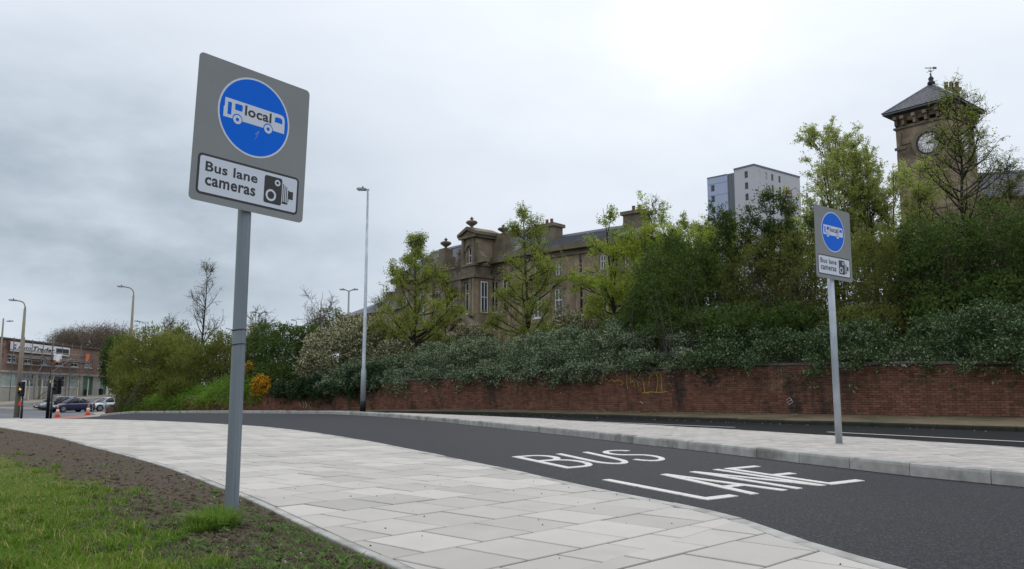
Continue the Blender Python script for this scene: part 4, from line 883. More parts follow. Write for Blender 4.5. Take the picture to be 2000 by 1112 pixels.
# ---------------------------------------------------------------- cars
def car(u, Y, yaw, L_, W_, Hh, kind, paint, label, plate_front=True):
    x0, z0 = hpt(u, Y); t = empty('parked_car' if kind == 'suv' else 'car', (x0, Y, z0 + .01), label, 'car', 'cars on the road by the junction', rz=yaw)
    MWt = MW[t.name]; q = lambda x, y, z: tuple(MWt @ Vector((x, y, z)))
    k = L_ / 4.5; w = W_ / 2; bz = {'sedan': .93, 'hatch': .95, 'suv': 1.08, 'estate': .97}[kind]; cl = .2 if kind != 'suv' else .26
    st = [(-2.25, .42, bz * .80, .80), (-2.16, .30, bz * .96, .93), (-1.7, cl, bz * 1.02, .985), (-.9, cl, bz * 1.0, 1), (0, cl, bz * .98, 1), (.85, cl, bz * .97, 1), (1.2, cl, bz * .93, .985), (1.7, cl + .02, bz * .85, .95), (2.05, .26, bz * .74, .87), (2.2, .32, bz * .6, .76), (2.25, .38, bz * .52, .66)]
    def loft(secs, name, m, par, smooth_=True):
        mb = MB(); n = len(secs[0]); V = [q(*p) for s in secs for p in s]
        mb.add(V, [(i * n + j, i * n + (j + 1) % n, (i + 1) * n + (j + 1) % n, (i + 1) * n + j) for i in range(len(secs) - 1) for j in range(n)] + [tuple(range(n - 1, -1, -1)), tuple(range((len(secs) - 1) * n, len(secs) * n))]); return mb.build(name, m, par, smooth_)
    secs = []
    for x, zb, zt_, f in st:
        x *= k; h = [(0, zb), (.82 * f, zb), (.97 * f, zb + .1), (f, (zb + zt_) / 2), (.985 * f, zt_ - .12), (.93 * f, zt_ - .03), (.8 * f, zt_), (0, zt_ + .025)]
        secs.append([(x, w * a, z) for a, z in h] + [(x, -w * a, z) for a, z in h[-2:0:-1]])
    body = loft(secs, 'body', paint, t)
    rr = {'sedan': (-1.75, -.75, .15, 1.05), 'hatch': (-2.08, -1.5, .2, 1.1), 'suv': (-2.1, -1.55, .15, 1.0), 'estate': (-2.1, -1.7, .15, 1.05)}[kind]
    def cab(x, z, f): return [(x * k, w * f * a, zz) for a, zz in ((.86, bz - .06), (.80, (bz + z) / 2), (.68, z), (-.68, z), (-.80, (bz + z) / 2), (-.86, bz - .06))]
    loft([cab(rr[0], bz + .02, .93), cab(rr[1], Hh - .05, .97), cab((rr[1] + rr[2]) / 2, Hh - .015, 1), cab(rr[2], Hh - .04, .98), cab(rr[3], bz - .02, .95)], 'windows', MT['carglass'], t)
    def rf(x, z, f): return [(x * k, w * f * a, zz) for a, zz in ((.70, z - .035), (.66, z + .012), (.3, z + .03), (-.3, z + .03), (-.66, z + .012), (-.70, z - .035))]
    loft([rf(rr[1] - .08, Hh - .07, .96), rf(rr[1], Hh - .04, .98), rf((rr[1] + rr[2]) / 2, Hh - .01, 1.01), rf(rr[2], Hh - .03, .99), rf(rr[2] + .06, Hh - .06, .97)], 'roof', paint, t)
    for s_ in (-1, 1):
        for xa, za, fa, xb, zb2, fb2 in ((rr[2] + .04, Hh - .05, .69, rr[3] + .02, bz, .83), (rr[1] - .05, Hh - .07, .68, rr[0] - .02, bz, .82), (-.32, Hh - .03, .70, -.38, bz, .875)):
            MB().tube([q(xa * k, s_ * w * fa, za), q(xb * k, s_ * w * fb2, zb2)], .035, 4).build('pillar', paint, t)
        MB().box8([q(a, b, c) for a, b, c in ((.78 * k, s_ * w * .93, bz), (.95 * k, s_ * w * .93, bz), (.95 * k, s_ * w * 1.13, bz + .02), (.78 * k, s_ * w * 1.13, bz + .02), (.78 * k, s_ * w * .93, bz + .12), (.92 * k, s_ * w * .93, bz + .12), (.92 * k, s_ * w * 1.13, bz + .14), (.78 * k, s_ * w * 1.13, bz + .14))]).build('wing_mirror', paint, t)
        for xw in (-1.38, 1.38):
            zc = .33; wx_ = xw * k
            MB().tube([q(wx_, s_ * (w - .22), zc + .02), q(wx_, s_ * (w + .004), zc + .02)], .375, 20).build('wheel_arch', MT['rubber'], t)
            wh = MB().tube([q(wx_, s_ * (w - .2), zc), q(wx_, s_ * (w + .012), zc)], .325, 22).build('tyre', MT['rubber'], t)
            MB().tube([q(wx_, s_ * (w - .1), zc), q(wx_, s_ * (w + .018), zc)], .225, 16).build('rim', MT['alloy'], wh)
            for j in range(5):
                a = j * 2 * math.pi / 5 + .3; MB().tube([q(wx_ + .09 * math.cos(a), s_ * (w + .02), zc + .09 * math.sin(a)), q(wx_ + .2 * math.cos(a), s_ * (w + .02), zc + .2 * math.sin(a))], .026, 4).build('rim_gap', MT['rubber'], wh)
        MB().box8([q(a, s_ * b, c) for a, b, c in ((1.9 * k, w * .60, .60), (2.2 * k, w * .42, .56), (2.24 * k, w * .60, .56), (1.98 * k, w * .90, .60), (1.86 * k, w * .58, .72), (2.10 * k, w * .42, .68), (2.12 * k, w * .66, .68), (1.9 * k, w * .93, .74))]).build('headlight', MT['lampw'], t)
        MB().box8([q(a, s_ * b, c) for a, b, c in ((-2.27 * k, w * .5, .72), (-2.16 * k, w * .95, .72), (-2.05 * k, w * .97, .72), (-2.1 * k, w * .5, .72), (-2.25 * k, w * .5, .86), (-2.12 * k, w * .95, .88), (-2.0 * k, w * .97, .88), (-2.1 * k, w * .5, .86))]).build('tail_light', MT['taill'], t)
        for xd in (.75, -.35, -1.25): MB().box8([q(a, s_ * b, c) for c in (.32, bz - .1) for a, b in ((xd * k, w * .96), (xd * k + .012, w * .96), (xd * k + .012, w * 1.004), (xd * k, w * 1.004))]).build('door_gap', MT['rubber'], t)
    MB().box(0, 0, 0, 0, 0, 0)
    MB().box8([q(a, b, c) for a, b, c in ((2.15 * k, -w * .55, .3), (2.265 * k, -w * .5, .3), (2.265 * k, w * .5, .3), (2.15 * k, w * .55, .3), (2.1 * k, -w * .55, .5), (2.25 * k, -w * .5, .48), (2.25 * k, w * .5, .48), (2.1 * k, w * .55, .5))]).build('grille', MT['rubber'], t)
    MB().box8([q(a, b, c) for c in (.38, .48) for a, b in ((2.25 * k, -.26), (2.28 * k, -.26), (2.28 * k, .26), (2.25 * k, .26))]).build('number_plate', MT['bannerw'], t)
    MB().box8([q(a, b, c) for c in (.55, .66) for a, b in ((-2.28 * k, -.26), (-2.25 * k, -.26), (-2.25 * k, .26), (-2.28 * k, .26))]).build('number_plate', MT['foam'], t)
    MB().box8([q(a, b, c) for c in (.22, .4) for a, b in ((-2.26 * k, -w * .8), (-2.1 * k, -w * .9), (-2.1 * k, w * .9), (-2.26 * k, w * .8))]).build('rear_bumper', MT['rubber'], t)
def carpaint(n, c): return surf(n, c, tuple(x * .9 for x in c), 3, .35, metal=.2, coat=.8, spec=.5)
car(140, 86, math.radians(-118), 4.5, 1.8, 1.43, 'sedan', carpaint('navy_paint', (.02, .022, .075)), 'dark blue hatchback saloon waiting behind the orange cone')
car(112, 92, math.radians(-116), 4.6, 1.82, 1.5, 'estate', carpaint('grey_paint', (.26, .29, .31)), 'silver grey estate car partly hidden behind the dark blue car')
car(211, 90, math.radians(-124), 4.2, 1.78, 1.45, 'hatch', carpaint('white_paint', (.68, .7, .72)), 'white hatchback half hidden by the willow bushes, facing left')
car(219, 127, math.radians(60), 4.5, 1.85, 1.62, 'suv', carpaint('silver_paint', (.42, .42, .42)), 'silver off-road style car parked by the green doors of the brick shop')
# ---------------------------------------------------------------- brick shop with scaffold
z_g = lambda s: float(Hg(*FB.P(s, .0, 0)[:2])) + .1
shop = empty('shop_building', FB.P(0, 0, 0), 'long two storey brown brick shop with grey ground floor and white banner', 'building')
sL = -26; sR = FB.hit(213, 740)[0]; ztop = FB.hit(120, 672)[1]; ztop = 6.95; zmid = FB.hit(160, 731)[1]

ztop = FB.hit(100, 673)[1]; zmid = FB.hit(120, 729)[1]
up = [FB.rect(*r) for r in ((14, 692, 32, 712), (48, 700, 63, 713), (79, 700, 94, 714), (109, 703, 124, 715), (139, 699, 153, 716), (166, 698, 180, 716), (191, 698, 206, 717))]
zu0 = np.median([r[2] for r in up]); zu1 = np.median([r[3] for r in up]); up = [(a, b, zu0, zu1) for a, b, *_ in up] + [(-20 + k * 5, -18.6 + k * 5, zu0, zu1) for k in range(3)]
lo_ = [FB.rect(*r) for r in ((4, 733, 33, 758), (41, 733, 66, 757), (74, 733, 99, 756), (105, 734, 127, 756), (131, 734, 154, 757))]; zl1 = np.median([r[3] for r in lo_]); zl0 = np.median([r[2] for r in lo_]); lo_ = [(a, b, zl0, zl1) for a, b, *_ in lo_] + [(-20 + k * 5, -16.6 + k * 5, zl0, zl1) for k in range(3)]
doors = [FB.rect(162, 737, 181, 771), FB.rect(200, 738, 208, 768)]; doors = [(a, b, -1, zl1 + .1) for a, b, *_ in doors]; sh = FB.rect(187, 738, 199, 768); sh = (sh[0], sh[1], -1, zl1 + .1)
mb = MB(); wall_holes(mb, FB, sL, sR, zmid, ztop, up); mb.build('upper_wall', MT['bldbrick'], shop)
mb = MB(); wall_holes(mb, FB, sL, sR, -2.0, zmid - .004, lo_ + doors + [sh]); mb.build('ground_floor_wall', MT['render'], shop)
MB().fbox(FB, sL - .1, sR + .15, -.2, .22, ztop, ztop + .18).build('parapet_coping', MT['coping'], shop); MB().fbox(FB, sL, sR + .05, .002, .2, zmid - .25, zmid).build('string_course', MT['render'], shop)
MB().fbox(FB, sL, sR, -10, -.36, -2, ztop - .1).build('building_core', MT['bldbrick'], shop)
def win(fr, r, bars, name='window', par=None, fm=MT['frame'], gm=MT['glass'], w=.07, dep=.12, sill=True, hb=.5):
    s0, s1, z0, z1 = r; mb = MB(); mb.fbox(fr, s0, s0 + w, -dep, -dep + .05, z0, z1); mb.fbox(fr, s1 - w, s1, -dep, -dep + .05, z0, z1); mb.fbox(fr, s0 + w, s1 - w, -dep, -dep + .05, z0, z0 + w); mb.fbox(fr, s0 + w, s1 - w, -dep, -dep + .05, z1 - w, z1)
    for k in range(1, bars): x = s0 + (s1 - s0) * k / bars; mb.fbox(fr, x - w * .4, x + w * .4, -dep, -dep + .045, z0 + w, z1 - w)
    if hb: z = z0 + (z1 - z0) * hb; mb.fbox(fr, s0 + w, s1 - w, -dep, -dep + .04, z - w * .4, z + w * .4)
    o = mb.build(name, fm, par); MB().fbox(fr, s0 + w * .5, s1 - w * .5, -dep - .03, -dep - .004, z0 + w * .5, z1 - w * .5).build('pane', gm, o)
    if sill: MB().fbox(fr, s0 - .08, s1 + .08, -dep + .06, .08, z0 - .1, z0 - .003).build('sill', MT['frame'] if fm is MT['frame'] and sill == 1 else MT['stone2'], o)
    return o
for r in up: win(FB, r, 2, par=shop, w=.09)
for i, r in enumerate(lo_): win(FB, r, 3, par=shop, gm=MT['glassg'] if i in (0, 4) else MT['glass'], hb=.62)
for i, r in enumerate(lo_[:-1]): s = r[1] + .5; MB().fbox(FB, s - .3, s + .3, .002, .12, -1.5, zmid - .26).build('pilaster', MT['render'], shop)
for r in doors:
    d = MB().fbox(FB, r[0], r[1], -.25, -.18, r[2], r[3]).build('door', MT['green'], shop)
    for a in (0, .5):
        for c in (.9, 1.9): z = z_g(r[0]) + c; MB().fbox(FB, r[0] + (r[1] - r[0]) * (a + .06), r[0] + (r[1] - r[0]) * (a + .44), -.178, -.15, z - .4, z + .4).build('door_panel', MT['green'], d)
o = MB().fbox(FB, sh[0], sh[1], -.25, -.18, sh[2], sh[3]).build('roller_shutter', MT['shutter'], shop)
mb = MB(); [mb.fbox(FB, sh[0], sh[1], -.178, -.165, z, z + .06) for z in np.arange(0, 3.2, .13)]; mb.build('shutter_slats', MT['shutter'], o)['kind'] = 'stuff'
ban = empty('shop_banner', FB.P(5, .3, ztop - 1), 'long white shop banner with black lettering above the scaffold', 'banner')
rb = FB.rect(15, 670, 132, 694); z0b, z1b = FB.hit(70, 691)[1], FB.hit(70, 673)[1]
MB().fbox(FB, rb[0], rb[1], .25, .32, z0b, z1b).build('banner_board', MT['bannerw'], ban)
TB = lambda x, y, z: FB.P(x, .32 + z, y)
sa = lambda u: FB.hit(u, 682)[0]; hb_ = z1b - z0b
text('Auto', sa(28), sa(56), z0b + hb_ * .22, z0b + hb_ * .72, 'lettering', MT['black'], ban, TB, .01, .02, shear=.25)
text('Trader', sa(59), sa(103), z0b + hb_ * .22, z0b + hb_ * .74, 'lettering', MT['black'], ban, TB, .01, .045, shear=.25)
MB().fbox(FB, sa(105), sa(130), .321, .34, z0b + hb_ * .15, z0b + hb_ * .8).build('black_panel', MT['darkmetal'], ban)
MB().fbox(FB, sa(20), sa(26), .321, .34, z0b + hb_ * .55, z0b + hb_ * .75).build('red_logo_bar', MT['logored'], ban); MB().fbox(FB, sa(20), sa(26), .321, .34, z0b + hb_ * .25, z0b + hb_ * .45).build('blue_logo_bar', MT['logoblue'], ban)
sca = empty('scaffold', FB.P(3, 1, 0), 'grey tube scaffold with boards standing against the front of the brick shop', 'scaffold')
sx = [FB.hit(u, 730)[0] for u in (13, 30, 50, 72, 90, 110, 129, 147)]
for j, s in enumerate(sx):
    for dn in (.55, 1.75):
        MB().tube([FB.P(s, dn, z_g(s) - .2), FB.P(s, dn, (z0b - .15 if (j % 3 and dn > 1) else ztop + .25) if j < 7 else zmid + 1.6)], .05, 6).build('standard', MT['scaff'], sca)
for z in (zmid - .3, zmid + .7, zu0 + .55, zu0 + 1.5, ztop - 1.9):
    for dn in (.5, 1.8): MB().tube([FB.P(sx[0] - .6, dn, z), FB.P(sx[-1] + .4, dn, z)], .045, 6).build('ledger', MT['scaff'], sca)
for s in sx: MB().tube([FB.P(s, .4, zu0 + .5), FB.P(s, 1.95, zu0 + .5)], .045, 6).build('transom', MT['scaff'], sca)
for a, b, c, d in ((0, z_g(0) + .3, 2, zmid + .6), (3, zmid, 5, zu1), (7, zmid + 1.2, 5, z_g(8)), (2, zu1, 4, zmid)): MB().tube([FB.P(sx[a], 1.85, b), FB.P(sx[c], 1.85, d)], .045, 6).build('brace', MT['scaff'], sca)
for i in range(7):
    for k in range(4): MB().fbox(FB, sx[i] + .02, sx[i + 1] + .0, .6 + k * .28, .85 + k * .28, zu0 + .6, zu0 + .64).build('board', MT['board'], sca)
for u in (12, 26, 52, 68, 72, 86, 90, 125, 145): s = FB.hit(u, 760)[0]; MB().tube([FB.P(s, 1.8, z_g(s)), FB.P(s, 1.8, z_g(s) + 2.3)], .075, 8).build('foam_sleeve', MT['foam'], sca)
def cloth(name, u0, u1, v0, v1, m, label, cat, dn=1.95):
    a0, a1 = FB.hit(u0, v0)[0], FB.hit(u1, v0)[0]; z1_, z0_ = FB.hit((u0 + u1) / 2, v0)[1], FB.hit((u0 + u1) / 2, v1)[1]; V = []; n = 10
    for side in (0, .02):
        for i in range(n + 1):
            for j in range(n + 1): x = i / n; y = j / n; V.append(FB.P(a0 + (a1 - a0) * x, dn + side + .08 * math.sin(x * 9 + y * 3), z1_ + (z0_ - z1_) * y * (1 + .18 * math.sin(x * 5)) - .1 * math.sin(x * 3.14)))
    Fc = [(b + i * (n + 1) + j, b + i * (n + 1) + j + 1, b + (i + 1) * (n + 1) + j + 1, b + (i + 1) * (n + 1) + j) for b in (0, (n + 1) ** 2) for i in range(n) for j in range(n)]
    put(npmesh(name, V, Fc, m, None, True), label, cat)
cloth('dust_sheet', 73, 92, 690, 703, MT['bannerw'], 'white dust sheet with creases hung on the scaffold below the banner', 'sheet'); cloth('netting', 73, 92, 703.5, 706.5, MT['orange'], 'orange hem of netting hanging under the white dust sheet', 'netting'); cloth('netting', 139, 148, 691, 703, MT['orange'], 'faded orange debris netting on the scaffold left of the plain upper windows', 'netting', 1.9)
for u in (159.5, 189): s = FB.hit(u, 766)[0]; c = FB.P(s, .6, z_g(s)); put(MB().lathe(c, [(.3, 0), (.34, .85), (.3, .9)], 12).build('litter_bin', MT['darkmetal']), 'dark litter bin left of the green double door' if u < 170 else 'dark litter bin in front of the grey roller shutter', 'bin', 'bins by the shop doors')
# ---------------------------------------------------------------- sandstone building
MTs, MTd = MT['stone'], MT['stone2']
F0 = Fr((-4.33, 77), (.63, -.777)); F0.n = np.array([-.777, -.63]); F1 = F0.off(2.0)
hall = empty('stone_building', (0, 76, 3), 'long sooty sandstone building with ornate gable, urns and slate roof behind the trees', 'building')
# roof: rows of slates joined, one sheet per course
def slates(fr, s0, s1, d0, z0, d1, z1, rows, name, par, m=MT['slate'], w=.6):
    mb = MB()
    for k in range(rows):
        t0, t1 = k / rows, (k + 1.12) / rows; n = max(1, int((s1 - s0) / w)); o_ = .5 * (k % 2)
        for j in range(n + 1):
            a, b = s0 + (j - o_) * (s1 - s0) / n, s0 + (j + 1 - o_) * (s1 - s0) / n; a, b = max(a, s0), min(b, s1)
            if b - a < .05: continue
            lift = .05; da, db = d0 + (d1 - d0) * t0, d0 + (d1 - d0) * t1; za, zb = z0 + (z1 - z0) * t0 + lift, z0 + (z1 - z0) * min(t1, 1)
            mb.add([fr.P(a + .01, da, za), fr.P(b - .01, da, za), fr.P(b - .01, db, zb), fr.P(a + .01, db, zb), fr.P(a + .01, da, za - .05), fr.P(b - .01, da, za - .05)], [(0, 1, 2, 3), (4, 5, 1, 0)])
    o = mb.build(name, m, par); o['kind'] = 'stuff'; return o
s_l = F0.hit(772, 600)[0]; s_k = F0.hit(1003, 560)[0]; b0, b1 = F1.hit(870, 560)[0], F1.hit(929, 560)[0]
FQ = Fr(F0.P(s_k, 0, 0)[:2], (.752, -.66)); FQ.n = np.array([-.66, -.752]); s_r = FQ.hit(1262, 560)[0]
z_e = float(np.mean([FQ.hit(1079, 488)[1], FQ.hit(1128, 481)[1]])); z_l = F0.hit(975, 510)[1]
zs0, zs1, zt0, zt1 = (FQ.hit(1131, v)[1] for v in (615, 560, 534, 504)); hx = lambda f, u, v: f.hit(u, v)[0]
low = [(hx(FQ, u - 8, 590), hx(FQ, u + 8, 590), zs0, zs1) for u in (1049, 1090, 1131, 1177, 1225)]
upw = [(hx(FQ, u - 6, 520), hx(FQ, u + 6, 520), zt0, zt1) for u in (1049, 1090, 1131, 1177, 1225)]
zf0, zf1 = F0.hit(968, 610)[1], F0.hit(968, 548)[1]
lft = [(hx(F0, u - 7, 590), hx(F0, u + 7, 590), zf0, zf1) for u in (792, 825, 855, 964, 987)]
for fr, a_, b_, ze_w, wins, bands in ((F0, s_l, s_k, z_l, lft, (zf0 - .5, zf1 + .6, z_l - .9)), (FQ, 0, s_r, z_e, low + upw, (zs0 - .5, zs1 + .95, zt0 - .35, z_e - .7))):
    mb = MB(); wall_holes(mb, fr, a_, b_, 1.5, ze_w, wins, .5); mb.build('wall', MTs, hall)
    for r in wins: win(fr, r, 2, par=hall, w=.11, dep=.16, sill=1, hb=.6)
    for z in bands: MB().fbox(fr, a_, b_, .003, .14, z, z + .2).build('string_course', MTd, hall)
    MB().fbox(fr, a_ - (.2 if fr is F0 else -.01), b_, .003, .55, ze_w - .25, ze_w + .25).build('cornice', MTd, hall)
    for s in np.arange(a_ + .9, b_, 3.1): MB().fbox(fr, s - .22, s + .22, .003, .16, 1.5, ze_w - .75).build('pilaster', MTs, hall)
    for k in range(26):                  # ashlar courses stand a little proud of each other
        z = 3.2 + k * .42
        if z < ze_w - 1: 
            for s in np.arange(a_ + .1 + .5 * (k % 2), b_ - 1.1, 2.3):
                if not any(w_[0] - .25 < s + 1.0 and s < w_[1] + .25 and w_[2] - .2 < z + .4 and z < w_[3] + 1.1 for w_ in wins): MB().fbox(fr, s, s + 1.0, .002, .03, z, z + .38).build('ashlar_block', MTs, hall)
for r in low + lft:                       # arched heads over the tall windows
    fr = FQ if r in low else F0; n = 10; c = (r[0] + r[1]) / 2; rad = (r[1] - r[0]) / 2 + .12; mb = MB()
    for k in range(n):
        a0, a1 = math.pi * k / n, math.pi * (k + 1) / n; V = []
        for dn in (.034, .17):
            for rr_, a in ((rad, a0), (rad + .28, a0), (rad + .28, a1), (rad, a1)): V.append(fr.P(c + rr_ * math.cos(a), dn, r[3] - .05 + rr_ * math.sin(a) * .75))
        mb.box8(V)
    mb.build('arch_moulding', MTd, hall)
dr = 4.5; zr = FQ.off(-dr).hit(1150, 456)[1]; zrl = F0.off(-dr).hit(976, 464)[1]
rfl = MB().add([F0.P(s_l, .4, z_l + .2), F0.P(s_k + .3, .4, z_l + .2), F0.P(s_k - 1.5, -dr, zrl), F0.P(s_l, -dr, zrl), F0.P(s_k, -2 * dr, z_l), F0.P(s_l, -2 * dr, z_l)], [(0, 1, 2, 3), (3, 2, 4, 5), (0, 3, 5), (1, 4, 2)]).build('roof', MT['slate'], hall)
slates(F0, s_l, s_k - 1.6, .42, z_l + .2, -dr, zrl + .02, 22, 'slates', rfl); MB().fbox(F0, s_l, s_k - 1.5, -dr - .15, -dr + .15, zrl, zrl + .2).build('ridge_tiles', MT['lead'], rfl)
roof = MB().add([FQ.P(0, .4, z_e + .2), FQ.P(s_r, .4, z_e + .2), FQ.P(s_r - 3, -dr, zr), FQ.P(-.5, -dr, zr), FQ.P(s_r, -2 * dr, z_e), FQ.P(-.5, -2 * dr, z_e)], [(0, 1, 2, 3), (3, 2, 4, 5), (0, 3, 5), (1, 4, 2)]).build('roof', MT['slate'], hall)
slates(FQ, 0, s_r - 3, .42, z_e + .2, -dr, zr + .02, 22, 'slates', roof); MB().fbox(FQ, 0, s_r - 3, -dr - .15, -dr + .15, zr, zr + .2).build('ridge_tiles', MT['lead'], roof)
MB().fbox(F0, s_l, s_k - .3, -9.2, -.5, 1.5, z_l - .3).build('building_core', MTs, hall); MB().fbox(FQ, .2, s_r, -9.2, -.5, 1.5, z_e - .3).build('building_core', MTs, hall)
def chim(fr, u, v0, v1, dn, hw, pots, par, hd=.7):
    f = fr.off(dn); s, z1_ = f.hit(u, v0); z0_ = f.hit(u, v1)[1] - 1.5; c = MB(); c.fbox(f, s - hw, s + hw, -hd, hd, z0_, z1_ - .45); o = c.build('chimney', MTd, par)
    MB().fbox(f, s - hw - .18, s + hw + .18, -hd - .18, hd + .18, z1_ - .449, z1_ - .15).build('chimney_cap', MTd, o)
    for k in range(pots): x = s + (k - (pots - 1) / 2) * .55; MB().lathe(f.P(x, 0, z1_ - .15), [(.17, 0), (.13, .5), (.17, .55)], 10).build('chimney_pot', MT['pot'], o)
chim(FQ, 1073, 437, 470, -4, 1.0, 2, roof); chim(FQ, 1006, 449, 470, -4.4, .6, 2, roof, .5); chim(FQ, 1243, 411, 450, -4, .9, 2, roof)
MB().fbox(FQ, hx(FQ, 1022, 480), hx(FQ, 1030, 480), -2.5, -1.6, z_e + .9, z_e + 1.7).build('rooflight', MT['lead'], roof)
# central bay with gable
z_p0, z_p1 = F1.hit(900, 541)[1], F1.hit(900, 520)[1]; w0 = [(F1.hit(u - h, 590)[0], F1.hit(u + h, 590)[0], F1.hit(910, 613)[1], F1.hit(910, 552)[1]) for u, h in ((881, 6.5), (911, 6.5))]
bay = hall
mb = MB(); wall_holes(mb, F1, b0, b1, 1.5, z_p0, w0, 1.9); mb.build('bay_wall', MTs, bay)
for r in w0: win(F1, r, 2, par=bay, w=.1, dep=.3, hb=.66, sill=1)
F2 = Fr(F1.P(b1, 0, 0)[:2], (.777, .63)); F2.n = np.array([.63, -.777])      # the return face of the bay
r = (.5, 1.3, w0[0][2], w0[0][3]); mbw = MB(); mbw.fbox(F2, .35, 1.45, .004, .05, r[2] - .1, r[3] + .1); mbw.build('return_window_surround', MTd, bay)
f_ = F2.off(.13); win(f_, r, 2, par=bay, w=.1, dep=.06, sill=0)
for s in (b0 + .15, (b0 + b1) / 2 - .1, b1 - .2, (w0[1][0] - .25), (w0[1][1] + .25)):
    MB().fbox(F1, s - .14, s + .14, .003, .2, w0[0][2] - .3, z_p0 - .3).build('pilaster', MTs, bay); 
MB().fbox(F1, b0 - .15, b1 + .2, -1.9, .35, z_p0 - .3, z_p0 + .05).build('bay_cornice', MTd, bay); MB().fbox(F1, b0, b1, -1.7, .1, z_p0 + .051, z_p1 - .2).build('bay_parapet', MTd, bay); MB().fbox(F1, b0 - .12, b1 + .15, -1.8, .25, z_p1 - .199, z_p1).build('parapet_coping', MTd, bay)
def tri(fr, sc_, hw, z0, h, d0, d1, name, m, par, t=.28):
    mb = MB(); V = [fr.P(sc_ - hw, d, z0) for d in (d0, d1)] + [fr.P(sc_ + hw, d, z0) for d in (d0, d1)] + [fr.P(sc_, d, z0 + h) for d in (d0, d1)]
    mb.add(V, [(1, 3, 5), (0, 4, 2), (0, 2, 3, 1), (2, 4, 5, 3), (4, 0, 1, 5)]); o = mb.build(name, m, par)
    for sg in (-1, 1):
        mb = MB(); P = [(sc_ + sg * (hw + .25), z0 - .02), (sc_ + sg * (hw + .25), z0 - .02 + t), (sc_, z0 + h + t + .05), (sc_, z0 + h + .02)]
        mb.add([fr.P(a, d, z) for d in (d0 - .01 * (sg + 2), d1 + .22 + .004 * sg) for a, z in P], [(0, 1, 2, 3), (7, 6, 5, 4), (0, 4, 5, 1), (1, 5, 6, 2), (2, 6, 7, 3), (3, 7, 4, 0)]); mb.build('raking_cornice', MTd, o)
    return o
gs = F1.hit(921, 490)[0]; g0, g1 = F1.hit(904, 500)[0], F1.hit(929, 500)[0]; gz0, gz1 = z_p1, F1.hit(915, 467)[1]; hw = (g1 - g0) / 2; gc = (g0 + g1) / 2; apex = F1.hit(921.5, 447)[1]
gw = (gc - .42 + .15, gc + .42 + .15, F1.hit(921, 514)[1], F1.hit(921, 482)[1]); mb = MB(); wall_holes(mb, F1, g0, g1, gz0, gz1, [gw], .5); mb.build('gable_wall', MTs, bay); win(F1, gw, 2, par=bay, w=.09, dep=.2, sill=1)
MB().fbox(F1, g0, g1, -2.6, -.51, gz0 - .5, gz1).build('gable_core', MTs, bay)
tri(F1, gc, hw + .25, gz1 + .25, apex - gz1 - .35, -2.6, .12, 'gable_pediment', MTd, bay); MB().fbox(F1, g0 - .3, g1 + .35, -2.7, .34, gz1 + .003, gz1 + .245).build('gable_cornice', MTd, bay)
for s in (g0 + .2, g1 - .2): MB().fbox(F1, s - .16, s + .16, .003, .2, gz0, gz1).build('gable_pilaster', MTd, bay)
for k in range(9):
    a0, a1 = math.pi * k / 9, math.pi * (k + 1) / 9; c = (gw[0] + gw[1]) / 2; MB().box8([F1.P(c + r_ * math.cos(a), dn, gw[3] - .35 + r_ * math.sin(a)) for dn in (.003, .13) for r_, a in ((.5, a0), (.78, a0), (.78, a1), (.5, a1))]).build('arch_stone', MTd, bay)
for sg, s in ((-1, g0), (1, g1)):          # scrolls beside the gable
    mb = MB(); P = [(s, gz0 + .002)] + [(s + sg * (.2 + 1.2 * (1 - math.sin(t)) ), gz0 + .1 + 1.9 * (1 - math.cos(t))) for t in np.linspace(0, 1.5, 7)][0:0]
    pts = [(s, gz0), (s + sg * 1.3, gz0), (s + sg * 1.25, gz0 + .45), (s + sg * .8, gz0 + .6), (s + sg * .45, gz0 + 1.1), (s + sg * .3, gz0 + 1.7), (s, gz0 + 1.9)]
    n = len(pts); mb.add([F1.P(a, d, z) for d in (-.6, -.05) for a, z in pts], [tuple(range(n)), tuple(range(2 * n - 1, n - 1, -1))] + [(i, (i + 1) % n, n + (i + 1) % n, n + i) for i in range(n)]); mb.build('scroll', MTd, bay)
def urn(fr, u, vt, vb, dn, par, k=1.0):
    f = fr.off(dn); s, z1_ = f.hit(u, vt); z0_ = f.hit(u, vb)[1]; h = z1_ - z0_; MB().lathe(f.P(s, 0, z0_), [(.22 * k, 0), (.22 * k, h * .07), (.09 * k, h * .13), (.12 * k, h * .2), (.40 * k, h * .42), (.44 * k, h * .52), (.34 * k, h * .62), (.12 * k, h * .68), (.08 * k, h * .75), (.16 * k, h * .82), (.06 * k, h * .9), (.01, h)], 14).build('urn', MTd, par, True)
urn(F1, 921.5, 423, 447, -.3, bay, 1.25); urn(F1, 871, 464, 487, -.5, bay, 1.25); urn(F1, 898, 485, 505, -.4, bay, .7); urn(F0, 983, 438, 458, -.2, bay, 1.2); urn(F0, 841, 495, 520, 0, bay, 1.0)
for u, v0, fr, hw_ in ((871, 487, F1, .75), (983, 458, F0, .9), (841, 520, F0, .7)):
    s, z = fr.off(-.5).hit(u, v0); f = fr.off(-.5); MB().fbox(f, s - hw_ * .6, s + hw_ * .6, -.5, .5, z - .8, z).build('pedestal', MTd, bay); MB().fbox(f, s - hw_, s + hw_, -.6, .6, z - 2.2, z - .801).build('pedestal_base', MTd, bay)
tri(F1, (w0[1][0] + w0[1][1]) / 2 + .1, 1.7, w0[0][2] - 1.5, 1.1, .0, .5, 'door_pediment', MTd, bay)
